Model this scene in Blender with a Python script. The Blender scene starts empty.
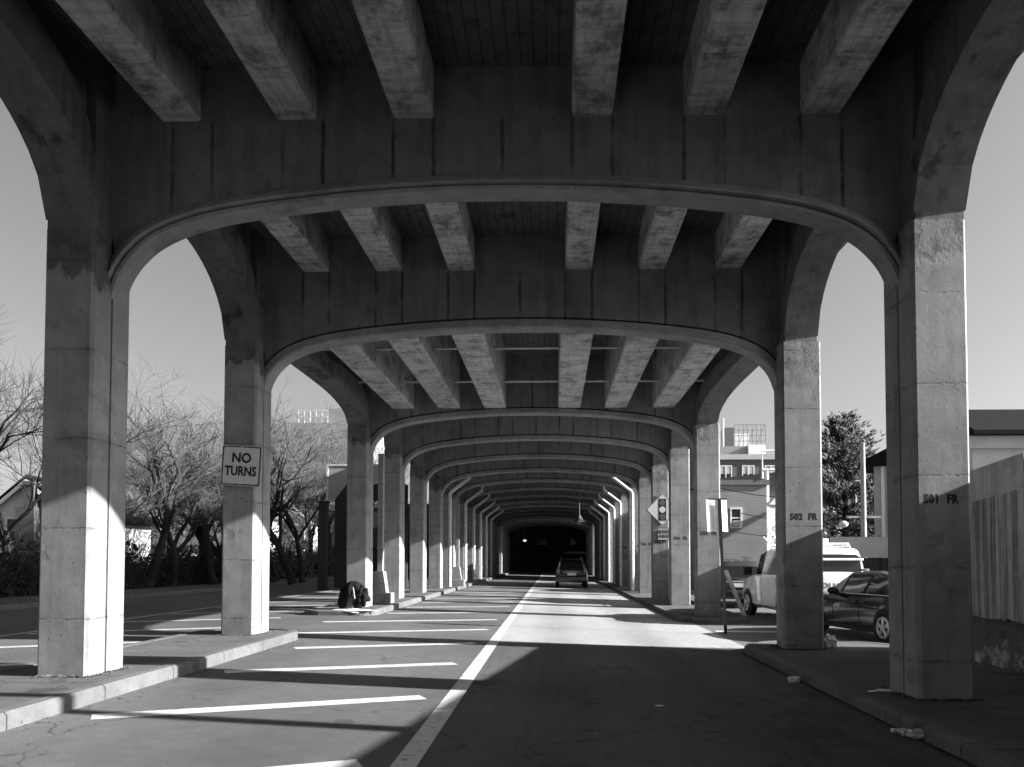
import bpy, bmesh, math, random
from mathutils import Vector, Matrix, noise
R = math.radians
SC = bpy.context.scene
COL = SC.collection
PI = math.pi

# ------------------------------------------------------------------ camera, sky, sun, exposure
EYE = 1.615
F = 780.0
cam = bpy.data.cameras.new('camera')
cam.sensor_width = 36.0
cam.lens = F / 1024 * 36
cam.clip_start = 0.05
cam.clip_end = 2000
YAW, TILT = R(1.3), R(2.0)
cam.shift_x = -0.0229
cam.shift_y = 0.1463
cob = bpy.data.objects.new('camera', cam)
COL.objects.link(cob)
cob.location = (0, 0, EYE)
cob.rotation_euler = (R(90) + TILT, 0, YAW)
SC.camera = cob

SUN_DIR = Vector((1.0, -0.108, 0.425)).normalized()     # towards the sun
sun = bpy.data.lights.new('sun', 'SUN')
sun.energy = 5.0
sun.angle = R(0.5)
sun.color = (1.0, 0.99, 0.98)
so = bpy.data.objects.new('sun', sun)
COL.objects.link(so)
so.rotation_euler = SUN_DIR.to_track_quat('Z', 'Y').to_euler()
so.location = (30, -5, 20)

world = bpy.data.worlds.new('World')
SC.world = world
world.use_nodes = True
wn, wl = world.node_tree.nodes, world.node_tree.links
for n in list(wn):
    wn.remove(n)
sky = wn.new('ShaderNodeTexSky')
sky.sky_type = 'NISHITA'
sky.sun_disc = False
sky.sun_elevation = math.asin(SUN_DIR.z)
sky.sun_rotation = math.atan2(SUN_DIR.x, SUN_DIR.y)
sky.air_density = 1.0
sky.dust_density = 3.0
sky.ozone_density = 1.0
sep = wn.new('ShaderNodeSeparateColor')     # black-and-white photograph: keep one channel of the sky as grey
bg = wn.new('ShaderNodeBackground')
bg.inputs['Strength'].default_value = 0.065
wo = wn.new('ShaderNodeOutputWorld')
wl.new(sky.outputs['Color'], sep.inputs['Color'])
mixn = wn.new('ShaderNodeMath'); mixn.operation = 'ADD'
h1 = wn.new('ShaderNodeMath'); h1.operation = 'MULTIPLY'; h1.inputs[1].default_value = 0.55
h2 = wn.new('ShaderNodeMath'); h2.operation = 'MULTIPLY'; h2.inputs[1].default_value = 0.30
wl.new(sep.outputs['Red'], h1.inputs[0])
wl.new(sep.outputs['Green'], h2.inputs[0])
wl.new(h1.outputs[0], mixn.inputs[0])
wl.new(h2.outputs[0], mixn.inputs[1])
wl.new(mixn.outputs[0], bg.inputs['Color'])
wl.new(bg.outputs[0], wo.inputs['Surface'])

SC.view_settings.view_transform = 'Standard'
SC.view_settings.look = 'None'
SC.view_settings.exposure = 1.95
SC.view_settings.gamma = 1.0
SC.cycles.max_bounces = 8
SC.cycles.diffuse_bounces = 5

# ------------------------------------------------------------------ materials
class NT:
    def __init__(s, name):
        s.m = bpy.data.materials.new(name)
        s.m.use_nodes = True
        s.n = s.m.node_tree.nodes
        s.l = s.m.node_tree.links
        s.b = s.n['Principled BSDF']
        s.pos = s.n.new('ShaderNodeNewGeometry').outputs['Position']
        sx = s.n.new('ShaderNodeSeparateXYZ')
        s.l.new(s.pos, sx.inputs[0])
        s.X, s.Y, s.Z = sx.outputs
    def math(s, op, a, b=None, c=None, clamp=False):
        n = s.n.new('ShaderNodeMath'); n.operation = op; n.use_clamp = clamp
        for i, v in enumerate((a, b, c)):
            if v is None: continue
            if isinstance(v, (int, float)): n.inputs[i].default_value = v
            else: s.l.new(v, n.inputs[i])
        return n.outputs[0]
    def noise(s, scale, detail=5, rough=.6, stretch=(1, 1, 1), off=0):
        v = s.n.new('ShaderNodeMapping')
        v.inputs['Scale'].default_value = stretch
        v.inputs['Location'].default_value = (off, off * 1.7, off * .6)
        s.l.new(s.pos, v.inputs[0])
        n = s.n.new('ShaderNodeTexNoise')
        n.inputs['Scale'].default_value = scale
        n.inputs['Detail'].default_value = detail
        n.inputs['Roughness'].default_value = rough
        s.l.new(v.outputs[0], n.inputs['Vector'])
        return n.outputs['Fac']
    def step(s, v, lo, hi, a=0.0, b=1.0):
        n = s.n.new('ShaderNodeMapRange')
        n.inputs[1].default_value = lo; n.inputs[2].default_value = hi
        n.inputs[3].default_value = a; n.inputs[4].default_value = b
        s.l.new(v, n.inputs[0])
        return n.outputs[0]
    def mix(s, fac, a, b):
        # a + fac*(b-a)
        return s.math('ADD', a, s.math('MULTIPLY', fac, s.math('SUBTRACT', b, a)))
    def mul(s, a, b): return s.math('MULTIPLY', a, b)
    def finish(s, val, rough=.85, bump=None, strength=.3, dist=.02, spec=.3, metal=0, coat=0):
        c = s.n.new('ShaderNodeCombineColor')
        for i in range(3):
            if isinstance(val, (int, float)): c.inputs[i].default_value = val
            else: s.l.new(val, c.inputs[i])
        s.l.new(c.outputs[0], s.b.inputs['Base Color'])
        if isinstance(rough, (int, float)): s.b.inputs['Roughness'].default_value = rough
        else: s.l.new(rough, s.b.inputs['Roughness'])
        s.b.inputs['Specular IOR Level'].default_value = spec
        s.b.inputs['Metallic'].default_value = metal
        s.b.inputs['Coat Weight'].default_value = coat
        if bump is not None:
            bn = s.n.new('ShaderNodeBump')
            bn.inputs['Strength'].default_value = strength
            bn.inputs['Distance'].default_value = dist
            s.l.new(bump, bn.inputs['Height'])
            s.l.new(bn.outputs[0], s.b.inputs['Normal'])
        return s.m

def flat(name, v, rough=.6, spec=.3, metal=0, coat=0, var=.25, scale=6):
    t = NT(name)
    n = t.noise(scale, 5)
    val = t.mul(t.step(n, .25, .75, 1 - var, 1 + var), v)
    return t.finish(val, rough, n, .1, .01, spec, metal, coat)

def concrete(name, base, joints=None, ylines=None, heads=False, lines=None, boards=None, patches=.5, streak=.35, joff=0.0):
    t = NT(name)
    big = t.noise(.7, 4)
    med = t.noise(3.5, 8, .65)
    fine = t.noise(38, 4, .7)
    v = t.mul(t.step(big, .3, .7, .82, 1.14), base)
    v = t.mul(v, t.step(med, .3, .72, .80, 1.14))
    v = t.mul(v, t.step(fine, .2, .8, .90, 1.10))
    h = t.math('ADD', t.mul(med, .8), t.mul(fine, .25))
    if streak:
        st = t.noise(2.2, 6, .65, (2.6, 2.6, .22), 7)
        v = t.mul(v, t.step(st, .48, .70, 1.0, 1 - streak))
    if patches:
        pt = t.noise(1.25, 9, .62, (1, 1, 1), 13)
        msk = t.step(pt, .60, .635)
        v = t.mul(v, t.mix(msk, 1.0, 1 - patches))
        h = t.math('SUBTRACT', h, t.mul(msk, .35))
        pits = t.noise(17, 3, .5, (1, 1, 1), 3)
        pm = t.step(pits, .68, .73)
        v = t.mul(v, t.mix(pm, 1.0, .55))
    if joints:
        wob = t.mul(t.math('SUBTRACT', t.noise(9, 6, .7), .5), .07)
        pid = t.math('ADD', t.math('MULTIPLY', t.math('FLOOR', t.math('DIVIDE', t.Y, 4.5)), .37), t.math('MULTIPLY', t.math('FLOOR', t.math('DIVIDE', t.X, 5.0)), .23))
        fr = t.math('FRACT', t.math('DIVIDE', t.math('ADD', t.math('ADD', t.Z, wob), t.math('ADD', pid, joff)), joints))
        d = t.math('ABSOLUTE', t.math('SUBTRACT', fr, .5))
        j2 = t.mul(t.step(d, .01, .09, 1, 0), t.step(t.noise(3.0, 6, .7, (1,1,.6), 27), .45, .65))
        v = t.mul(v, t.mix(j2, 1.0, .78))
        brk = t.step(t.noise(5.5, 6, .75, (1, 1, .4), 21), .42, .62)
        j = t.mul(t.step(d, .004, .016, 1, 0), brk)
        v = t.mul(v, t.mix(j, 1.0, .45))
        h = t.math('SUBTRACT', h, t.mul(j, .8))
    if ylines:
        fr = t.math('FRACT', t.math('DIVIDE', t.Y, ylines))
        d = t.math('ABSOLUTE', t.math('SUBTRACT', fr, .5))
        j = t.step(d, .004, .009, 1, 0)
        v = t.mul(v, t.mix(j, 1.0, .35))
        h = t.math('SUBTRACT', h, j)
        chip = t.step(t.noise(6, 5, .7, (1, 1, 1), 33), .62, .66)
        v = t.mul(v, t.mix(chip, 1.0, .6))
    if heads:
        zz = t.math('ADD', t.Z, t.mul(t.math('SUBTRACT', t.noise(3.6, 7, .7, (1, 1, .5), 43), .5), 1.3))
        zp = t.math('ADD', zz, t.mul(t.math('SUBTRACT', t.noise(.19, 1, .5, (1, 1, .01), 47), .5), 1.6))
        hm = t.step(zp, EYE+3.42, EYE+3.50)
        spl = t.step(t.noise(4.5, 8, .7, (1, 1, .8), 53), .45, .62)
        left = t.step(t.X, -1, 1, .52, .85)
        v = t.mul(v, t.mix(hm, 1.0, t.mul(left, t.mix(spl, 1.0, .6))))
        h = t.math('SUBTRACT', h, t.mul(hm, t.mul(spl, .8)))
    if boards:
        fr = t.math('FRACT', t.math('DIVIDE', t.X, boards))
        d = t.math('ABSOLUTE', t.math('SUBTRACT', fr, .5))
        j = t.step(d, .03, .10, 1, 0)
        v = t.mul(v, t.mix(j, 1.0, .5))
    if lines:
        wob = t.mul(t.math('SUBTRACT', t.noise(6, 5, .7), .5), .05)
        xx = t.math('ADD', t.X, wob)
        cur = None
        for x0 in lines:
            d = t.math('ABSOLUTE', t.math('SUBTRACT', xx, x0))
            cur = d if cur is None else t.math('MINIMUM', cur, d)
        brk = t.step(t.noise(2.4, 6, .7, (1, 1, .5), 31), .36, .58)
        low = t.step(t.Z, EYE+5.40, EYE+5.48, 1, .12)
        j = t.mul(t.mul(t.step(cur, .010, .034, 1, 0), brk), low)
        v = t.mul(v, t.mix(j, 1.0, .25))
        h = t.math('SUBTRACT', h, t.mul(j, .6))
    return t.finish(v, .9, h, .32, .015, .2)

BEAMX = (-4.47, -3.09, -1.72, .48, 1.85, 3.27)
BL = []
for bx_ in BEAMX: BL += [bx_ - .25, bx_ + .25]
BL.append(-.62)

M = {}
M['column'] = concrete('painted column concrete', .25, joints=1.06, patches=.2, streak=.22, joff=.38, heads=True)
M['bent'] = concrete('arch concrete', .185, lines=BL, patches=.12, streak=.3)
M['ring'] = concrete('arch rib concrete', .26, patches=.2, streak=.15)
def beammat():
    t = NT('blotched beam concrete')
    a = t.noise(2.6, 10, .72, (1, .8, 1), 5)
    b = t.noise(9, 6, .7, (1, 1, 1), 8)
    big = t.noise(.6, 3)
    v = t.mul(t.step(big, .3, .7, .85, 1.12), .50)
    m1 = t.step(t.math('ADD', a, t.mul(b, .35)), .66, .82)
    v = t.mul(v, t.mix(m1, 1.0, .42))
    ys = t.noise(2.0, 8, .75, (.6, 4.5, 1), 15)
    v = t.mul(v, t.step(ys, .40, .66, 1.08, .62))
    xs = t.noise(3.0, 7, .75, (5, .35, 1), 25)
    v = t.mul(v, t.step(xs, .48, .70, 1.0, .60))
    m2 = t.step(b, .62, .66)
    v = t.mul(v, t.mix(m2, 1.0, .72))
    wob = t.mul(t.math('SUBTRACT', t.noise(4, 4), .5), .25)
    fr = t.math('FRACT', t.math('DIVIDE', t.math('ADD', t.Y, wob), 1.27))
    d = t.math('ABSOLUTE', t.math('SUBTRACT', fr, .5))
    j = t.mul(t.step(d, .006, .02, 1, 0), t.step(t.noise(3, 4, .6, (1,1,1), 51), .45, .6))
    v = t.mul(v, t.mix(j, 1.0, .45))
    return t.finish(v, .9, t.math('SUBTRACT', b, t.mul(m1, .6)), .6, .02, .2)
M['beam'] = beammat()
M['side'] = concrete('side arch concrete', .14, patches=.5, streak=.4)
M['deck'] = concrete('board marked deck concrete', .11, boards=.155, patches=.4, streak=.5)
M['kerb'] = concrete('kerb concrete', .12, patches=.4, streak=0, ylines=1.52)
M['walk'] = concrete('sidewalk concrete', .095, patches=.35, streak=0, ylines=1.9)
M['dark'] = flat('black iron', .02, .5)
M['text'] = flat('stencil paint', .018, .8)
M['signface'] = flat('sign face', .55, .45, var=.06)
M['signgrey'] = flat('weathered sign sheet', .34, .5, var=.08)
M['midgrey'] = flat('dull lens', .09, .5)
M['steel'] = flat('galvanised steel', .45, .45, metal=.3)
M['pipe'] = flat('pale pipe paint', .62, .6)
M['white'] = flat('white paint', .78, .5, var=.08)
M['glass'] = flat('dark glass', .012, .06, .6, var=.1)
M['tyre'] = flat('tyre rubber', .018, .85)
M['rim'] = flat('alloy rim', .6, .3, .5, .6)
M['blackcar'] = flat('black car paint', .006, .15, .4, 0, .6, var=.05)
M['whitecar'] = flat('white car paint', .72, .28, .5, 0, .6, var=.03)
M['greycar'] = flat('dark grey car paint', .03, .25, .5, 0, .8, var=.05)
M['trim'] = flat('black plastic trim', .015, .6)
M['lampred'] = flat('tail lamp lens', .16, .15, .6, 0, 1)
M['lampclear'] = flat('head lamp lens', .55, .12, .6, 0, 1)
M['plate'] = flat('licence plate', .6, .5)
M['cloth'] = flat('black cloth', .012, .95, .05, var=.4, scale=14)
M['strap'] = flat('pale strap', .28, .8)
M['bark'] = flat('pale bark', .11, .9, var=.4, scale=9)
M['barkdark'] = flat('dark bark', .022, .9, var=.4, scale=9)
M['needle'] = flat('evergreen needles', .055, .7, var=.5, scale=2.5)
M['needle2'] = flat('evergreen tip needles', .10, .7, var=.5, scale=2.5)
M['litter'] = flat('white plastic', .6, .35)
M['plastic'] = flat('cloudy plastic', .30, .2, .6, 0, .3, var=.7, scale=22)
M['roof'] = flat('asphalt shingles', .014, 1.0, spec=.05, var=.4, scale=12)
M['roofgrey'] = flat('grey shingles', .16, .9, var=.3, scale=12)
M['wood'] = flat('weathered wood', .12, .9, var=.4)
M['wire'] = flat('cable', .03, .6)
M['pole'] = flat('pole wood', .34, .9, var=.3)

def siding(name, base, pitch=.16, deep=.72):
    t = NT(name)
    fr = t.math('FRACT', t.math('DIVIDE', t.Z, pitch))
    n = t.noise(1.3, 5)
    v = t.mul(t.step(n, .3, .7, .9, 1.08), base)
    v = t.mul(v, t.step(fr, .0, .14, deep, 1))
    return t.finish(v, .7, fr, .5, .02)
M['siding'] = siding('grey clapboard', .30)
M['sidingwhite'] = siding('white clapboard', .68)
M['stucco'] = flat('pale stucco', .42, .9, var=.12, scale=2)
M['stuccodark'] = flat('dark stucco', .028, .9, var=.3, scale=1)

def brick(name, base):
    t = NT(name)
    v3 = t.n.new('ShaderNodeCombineXYZ')
    t.l.new(t.math('ADD', t.X, t.Y), v3.inputs[0]); t.l.new(t.Z, v3.inputs[1])
    b = t.n.new('ShaderNodeTexBrick')
    b.inputs['Scale'].default_value = 4.5
    b.inputs['Color1'].default_value = (base * 1.15,) * 3 + (1,)
    b.inputs['Color2'].default_value = (base * .8,) * 3 + (1,)
    b.inputs['Mortar'].default_value = (base * 1.5,) * 3 + (1,)
    t.l.new(v3.outputs[0], b.inputs['Vector'])
    t.l.new(b.outputs['Color'], t.b.inputs['Base Color'])
    t.b.inputs['Roughness'].default_value = .9
    return t.m
M['brick'] = brick('brown brick', .10)
M['brickfar'] = brick('pale brick', .22)

def asphalt(name, base, cracks=True, tyre=None, var=.3, gutter=False):
    t = NT(name)
    fine = t.noise(90, 3, .7)
    med = t.noise(5, 6, .65)
    big = t.noise(.45, 4, .5, (1, .5, 1))
    v = t.mul(t.step(fine, .25, .75, .62, 1.38), base)
    v = t.mul(v, t.step(med, .3, .7, .88, 1.12))
    v = t.mul(v, t.step(big, .3, .7, 1 - var, 1 + var))
    if tyre:
        for x0 in tyre:
            d = t.math('ABSOLUTE', t.math('SUBTRACT', t.X, x0))
            v = t.mul(v, t.mix(t.step(d, .15, .65, 1, 0), 1.0, .80))
    h = fine
    if gutter:
        gn = t.noise(3.2, 8, .75, (1, .45, 1), 61)
        gx = t.step(t.math('ADD', t.X, t.mul(t.math('SUBTRACT', gn, .5), 1.6)), 2.35, 2.75)
        v = t.mul(v, t.mix(t.mul(gx, t.step(gn, .35, .65)), 1.0, .55))
        h = t.math('ADD', h, t.mul(gx, gn))
        tar = t.step(t.noise(.85, 7, .65, (1, .55, 1), 71), .60, .625)
        v = t.mul(v, t.mix(tar, 1.0, .62))
        oil = t.step(t.noise(2.3, 4, .6, (1.6, .8, 1), 81), .66, .74)
        v = t.mul(v, t.mix(oil, 1.0, .45))
        sk = t.step(t.noise(1.5, 7, .75, (5, .12, 1), 91), .50, .66)
        v = t.mul(v, t.mix(sk, 1.0, .78))
    if cracks:
        vo = t.n.new('ShaderNodeTexVoronoi')
        vo.feature = 'DISTANCE_TO_EDGE'
        vo.inputs['Scale'].default_value = .42
        mp = t.n.new('ShaderNodeVectorMath'); mp.operation = 'ADD'
        no = t.n.new('ShaderNodeTexNoise'); no.inputs['Scale'].default_value = 1.6; no.inputs['Detail'].default_value = 6
        t.l.new(t.pos, no.inputs['Vector'])
        t.l.new(t.pos, mp.inputs[0]); t.l.new(no.outputs['Color'], mp.inputs[1])
        t.l.new(mp.outputs[0], vo.inputs['Vector'])
        brk = t.step(t.noise(.6, 3, .5, (1, 1, 1), 9), .45, .55)
        c = t.mul(t.step(vo.outputs['Distance'], .002, .009, 1, 0), brk)
        v = t.mul(v, t.mix(c, 1.0, .45))
        sp = t.step(t.noise(1.1, 5, .6, (1, 1, 1), 17), .66, .70)
        v = t.mul(v, t.mix(sp, 1.0, .6))
        fl = t.step(t.noise(26, 2, .5, (1, 1, 1), 41), .745, .76)
        v = t.mul(v, t.mix(fl, 1.0, 2.6))
    return t.finish(v, .88, h, .5, .006, .25)
M['asphalt'] = asphalt('dark asphalt', .084)
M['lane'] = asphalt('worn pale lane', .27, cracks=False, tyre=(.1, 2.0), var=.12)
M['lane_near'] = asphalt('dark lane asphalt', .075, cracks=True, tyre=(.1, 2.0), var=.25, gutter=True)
M['asphalt_left'] = asphalt('old asphalt', .08)
M['lot'] = asphalt('parking lot asphalt', .10)
M['ground'] = flat('bare winter ground', .09, .95, var=.5, scale=.6)

def roadpaint():
    t = NT('worn road paint')
    n = t.noise(9, 7, .7)
    n2 = t.noise(60, 3, .7)
    w = t.step(t.math('ADD', n, t.mul(n2, .35)), .73, .87)
    v = t.mix(w, .42, .10)
    return t.finish(v, .7, n2, .3, .004)
M['paint'] = roadpaint()

def wallmat():
    t = NT('stained retaining wall')
    st = t.noise(2.0, 6, .7, (1, 3.2, .10), 4)
    med = t.noise(4, 8, .65)
    fr = t.math('FRACT', t.math('DIVIDE', t.Y, .21))
    d = t.math('ABSOLUTE', t.math('SUBTRACT', fr, .5))
    gro = t.mix(t.step(t.noise(1.4, 4, .6, (1, 1, .4), 19), .42, .6), 1.0, t.step(d, .04, .12, .72, 1))
    v = t.mul(t.step(st, .42, .60, 1.3, .40), .34)
    st2 = t.noise(5.5, 5, .7, (1, 3, .07), 14)
    v = t.mul(v, t.step(st2, .52, .66, 1, .5))
    v = t.mul(v, t.step(med, .3, .7, .8, 1.15))
    v = t.mul(v, gro)
    return t.finish(v, .9, t.math('ADD', t.mul(gro, .5), med), .6, .03)
M['wallstain'] = wallmat()
M['wallbase'] = concrete('rough wall base', .20, patches=.45, streak=.5)
def basemat():
    t = NT('spalled wall base')
    a = t.noise(2.2, 9, .7, (1, 1, 1), 12); b = t.noise(11, 6, .7); z = t.step(t.Z, 0.0, .75, .10, -.04)
    v = t.mul(t.step(b, .3, .7, .75, 1.2), .12)
    lt = t.step(t.math('ADD', a, z), .56, .66)
    v = t.mix(lt, v, .42)
    dk = t.step(t.noise(3.1, 7, .7, (1, 1, .6), 44), .56, .66)
    v = t.mul(v, t.mix(dk, 1.0, .45))
    return t.finish(v, .92, t.math('ADD', t.mul(lt, .5), b), .8, .04, .2)
M['wallbase'] = basemat()
M['wallcap'] = concrete('wall cap concrete', .40, patches=.3, streak=.4)

def emit(name, v, s):
    m = bpy.data.materials.new(name); m.use_nodes = True
    b = m.node_tree.nodes['Principled BSDF']
    b.inputs['Base Color'].default_value = (v, v, v, 1)
    b.inputs['Emission Color'].default_value = (1, 1, 1, 1)
    b.inputs['Emission Strength'].default_value = s
    return m
M['lamp'] = emit('lit lamp globe', .8, 1.2)

# ------------------------------------------------------------------ mesh helpers
ABS = {}
class MB:
    def __init__(s): s.v = []; s.f = []
    def add(s, vs, fs):
        o = len(s.v); s.v += [tuple(p) for p in vs]; s.f += [tuple(i + o for i in f) for f in fs]; return s
    def box(s, x0, x1, y0, y1, z0, z1, bev=0):
        if x0 > x1: x0, x1 = x1, x0
        if y0 > y1: y0, y1 = y1, y0
        if z0 > z1: z0, z1 = z1, z0
        if bev <= 0:
            return s.add([(x0,y0,z0),(x1,y0,z0),(x1,y1,z0),(x0,y1,z0),(x0,y0,z1),(x1,y0,z1),(x1,y1,z1),(x0,y1,z1)],
                         [(0,3,2,1),(4,5,6,7),(0,1,5,4),(1,2,6,5),(2,3,7,6),(3,0,4,7)])
        bm = bmesh.new()
        bmesh.ops.create_cube(bm, size=1, matrix=Matrix.Translation(((x0+x1)/2,(y0+y1)/2,(z0+z1)/2)) @ Matrix.Diagonal((x1-x0,y1-y0,z1-z0,1)))
        bmesh.ops.bevel(bm, geom=bm.edges[:], offset=min(bev, (x1-x0)*.45, (y1-y0)*.45, (z1-z0)*.45), segments=2, affect='EDGES', profile=.5)
        bm.verts.index_update()
        s.add([v.co[:] for v in bm.verts], [[v.index for v in f.verts] for f in bm.faces])
        bm.free(); return s
    def prism(s, poly, axis, a, b):
        """poly: 2D points; axis 'x': (y,z), 'y': (x,z), 'z': (x,y)"""
        def P(p, t):
            return (t, p[0], p[1]) if axis == 'x' else ((p[0], t, p[1]) if axis == 'y' else (p[0], p[1], t))
        n = len(poly)
        vs = [P(p, a) for p in poly] + [P(p, b) for p in poly]
        fs = [tuple(range(n))[::-1], tuple(range(n, 2*n))]
        for i in range(n):
            j = (i+1) % n
            fs.append((i, j, n+j, n+i))
        return s.add(vs, fs)
    def tube(s, pts, rad, n=8, caps=True):
        if isinstance(rad, (int, float)): rad = [rad]*len(pts)
        pts = [Vector(p) for p in pts]
        rings = []
        ref = None
        for i, p in enumerate(pts):
            d = (pts[min(i+1, len(pts)-1)] - pts[max(i-1, 0)])
            if d.length < 1e-9: d = Vector((0,0,1))
            d.normalize()
            if ref is None:
                ref = d.orthogonal()
            ref = (ref - d*ref.dot(d))
            if ref.length < 1e-6: ref = d.orthogonal()
            ref.normalize()
            b = d.cross(ref)
            rings.append([p + (ref*math.cos(2*PI*k/n) + b*math.sin(2*PI*k/n))*rad[i] for k in range(n)])
        vs = [q for r in rings for q in r]
        fs = []
        for i in range(len(pts)-1):
            for k in range(n):
                k2 = (k+1) % n
                fs.append((i*n+k, i*n+k2, (i+1)*n+k2, (i+1)*n+k))
        if caps:
            fs.append(tuple(range(n))[::-1]); fs.append(tuple((len(pts)-1)*n+k for k in range(n)))
        return s.add(vs, fs)
    def lathe(s, prof, c, axis='z', n=24):
        """prof: (r, h)"""
        vs = []; fs = []
        for (r, h) in prof:
            for k in range(n):
                a = 2*PI*k/n
                x, y = r*math.cos(a), r*math.sin(a)
                if axis == 'z': vs.append((c[0]+x, c[1]+y, c[2]+h))
                elif axis == 'y': vs.append((c[0]+x, c[1]+h, c[2]+y))
                else: vs.append((c[0]+h, c[1]+x, c[2]+y))
        for i in range(len(prof)-1):
            for k in range(n):
                k2 = (k+1) % n
                fs.append((i*n+k, i*n+k2, (i+1)*n+k2, (i+1)*n+k))
        fs.append(tuple(range(n))[::-1]); fs.append(tuple((len(prof)-1)*n+k for k in range(n)))
        return s.add(vs, fs)
    def blob(s, c, r, seed=0, amp=.25, sub=3, sc=1.5):
        bm = bmesh.new()
        bmesh.ops.create_icosphere(bm, subdivisions=sub, radius=1)
        for v in bm.verts:
            k = 1 + amp*noise.noise(v.co*sc + Vector((seed*3.1, seed*1.7, seed)))
            v.co = Vector((v.co.x*r[0]*k, v.co.y*r[1]*k, v.co.z*r[2]*k)) + Vector(c)
        bm.verts.index_update()
        s.add([v.co[:] for v in bm.verts], [[v.index for v in f.verts] for f in bm.faces])
        bm.free(); return s
    def build(s, name, mat, parent=None, world=True, smooth=False, angle=35):
        me = bpy.data.meshes.new(name)
        off = Vector((0,0,0))
        if parent is not None and world: off = ABS[parent]
        me.from_pydata([(x-off.x, y-off.y, z-off.z) for x, y, z in s.v], [], s.f)
        bm = bmesh.new(); bm.from_mesh(me)
        bmesh.ops.recalc_face_normals(bm, faces=bm.faces[:])
        bm.to_mesh(me); bm.free()
        me.materials.append(mat)
        if smooth:
            for p in me.polygons: p.use_smooth = True
            me.set_sharp_from_angle(angle=R(angle))
        o = bpy.data.objects.new(name, me)
        COL.objects.link(o)
        if parent is not None: o.parent = parent
        ABS[o] = off
        return o

def tag(o, label=None, cat=None, group=None, kind=None):
    if label: o['label'] = label
    if cat: o['category'] = cat
    if group: o['group'] = group
    if kind: o['kind'] = kind
    return o
def thing(name, label, cat, loc=(0,0,0), rz=0, group=None):
    o = bpy.data.objects.new(name, None)
    o.empty_display_size = .2
    COL.objects.link(o)
    o.location = loc; o.rotation_euler = (0, 0, rz)
    ABS[o] = Vector(loc)
    return tag(o, label, cat, group)
def struct(name, mb, mat, smooth=False):
    return tag(mb.build(name, mat, smooth=smooth), kind='structure')
def copy_tree(o, parent=None):
    c = o.copy(); COL.objects.link(c)
    if parent is not None: c.parent = parent
    for ch in list(o.children): copy_tree(ch, c)
    return c

def text(name, body, size, mat, parent, origin, bold=.0, depth=.004, mtx=None, world=True, spacing=1.0, xs=1.0, line=1.0):
    cu = bpy.data.curves.new('lettering', 'FONT')
    cu.body = body; cu.size = size; cu.extrude = depth/2; cu.offset = bold
    cu.align_x = 'CENTER'; cu.align_y = 'CENTER'; cu.space_character = spacing; cu.space_line = line
    cu.resolution_u = 3
    tmp = bpy.data.objects.new('lettering', cu)
    COL.objects.link(tmp)
    dg = bpy.context.evaluated_depsgraph_get()
    me = bpy.data.meshes.new_from_object(tmp.evaluated_get(dg))
    bpy.data.objects.remove(tmp)
    rot = mtx if mtx is not None else Matrix.Rotation(R(90), 4, 'X')    # faces -Y
    me.transform(rot @ Matrix.Diagonal((xs, 1, 1, 1)))
    off = Vector(origin) - (ABS[parent] if world else Vector((0,0,0)))
    me.transform(Matrix.Translation(off))
    me.materials.clear(); me.materials.append(mat)
    me.name = name
    o = bpy.data.objects.new(name, me); COL.objects.link(o); o.parent = parent
    ABS[o] = ABS[parent]
    return o

def lerp(a, b, t): return a + (b-a)*t
def interp(tab, x):
    for (x0, y0), (x1, y1) in zip(tab, tab[1:]):
        if x <= x1: return lerp(y0, y1, (x-x0)/(x1-x0))
    return tab[-1][1]

# ------------------------------------------------------------------ ground, roads, pavements
def gz(x): return -.024*x
G_L = .135          # left road level
G_R = -.092         # right lot level
def sheet(x0, x1, y0, y1, z0, z1, ny=1):
    m = MB()
    m.add([(x0,y0,z0),(x1,y0,z1),(x1,y1,z1),(x0,y1,z0)], [(0,1,2,3)])
    return m
struct('ground', sheet(-700, 700, -300, 1100, -.30, -.30), M['ground'])
struct('marked_road', sheet(-5.62, -1.12, -20, 140, gz(-5.62), gz(-1.12)), M['asphalt'])
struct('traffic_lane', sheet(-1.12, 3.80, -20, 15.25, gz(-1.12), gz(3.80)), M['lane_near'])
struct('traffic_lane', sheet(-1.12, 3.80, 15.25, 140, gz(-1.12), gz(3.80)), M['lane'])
struct('left_road', sheet(-16.4, -5.62, -20, 140, G_L, gz(-5.62)), M['asphalt_left'])
struct('parking_lot', sheet(3.80, 60, -20, 140, gz(3.80), G_R), M['lot'])

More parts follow.
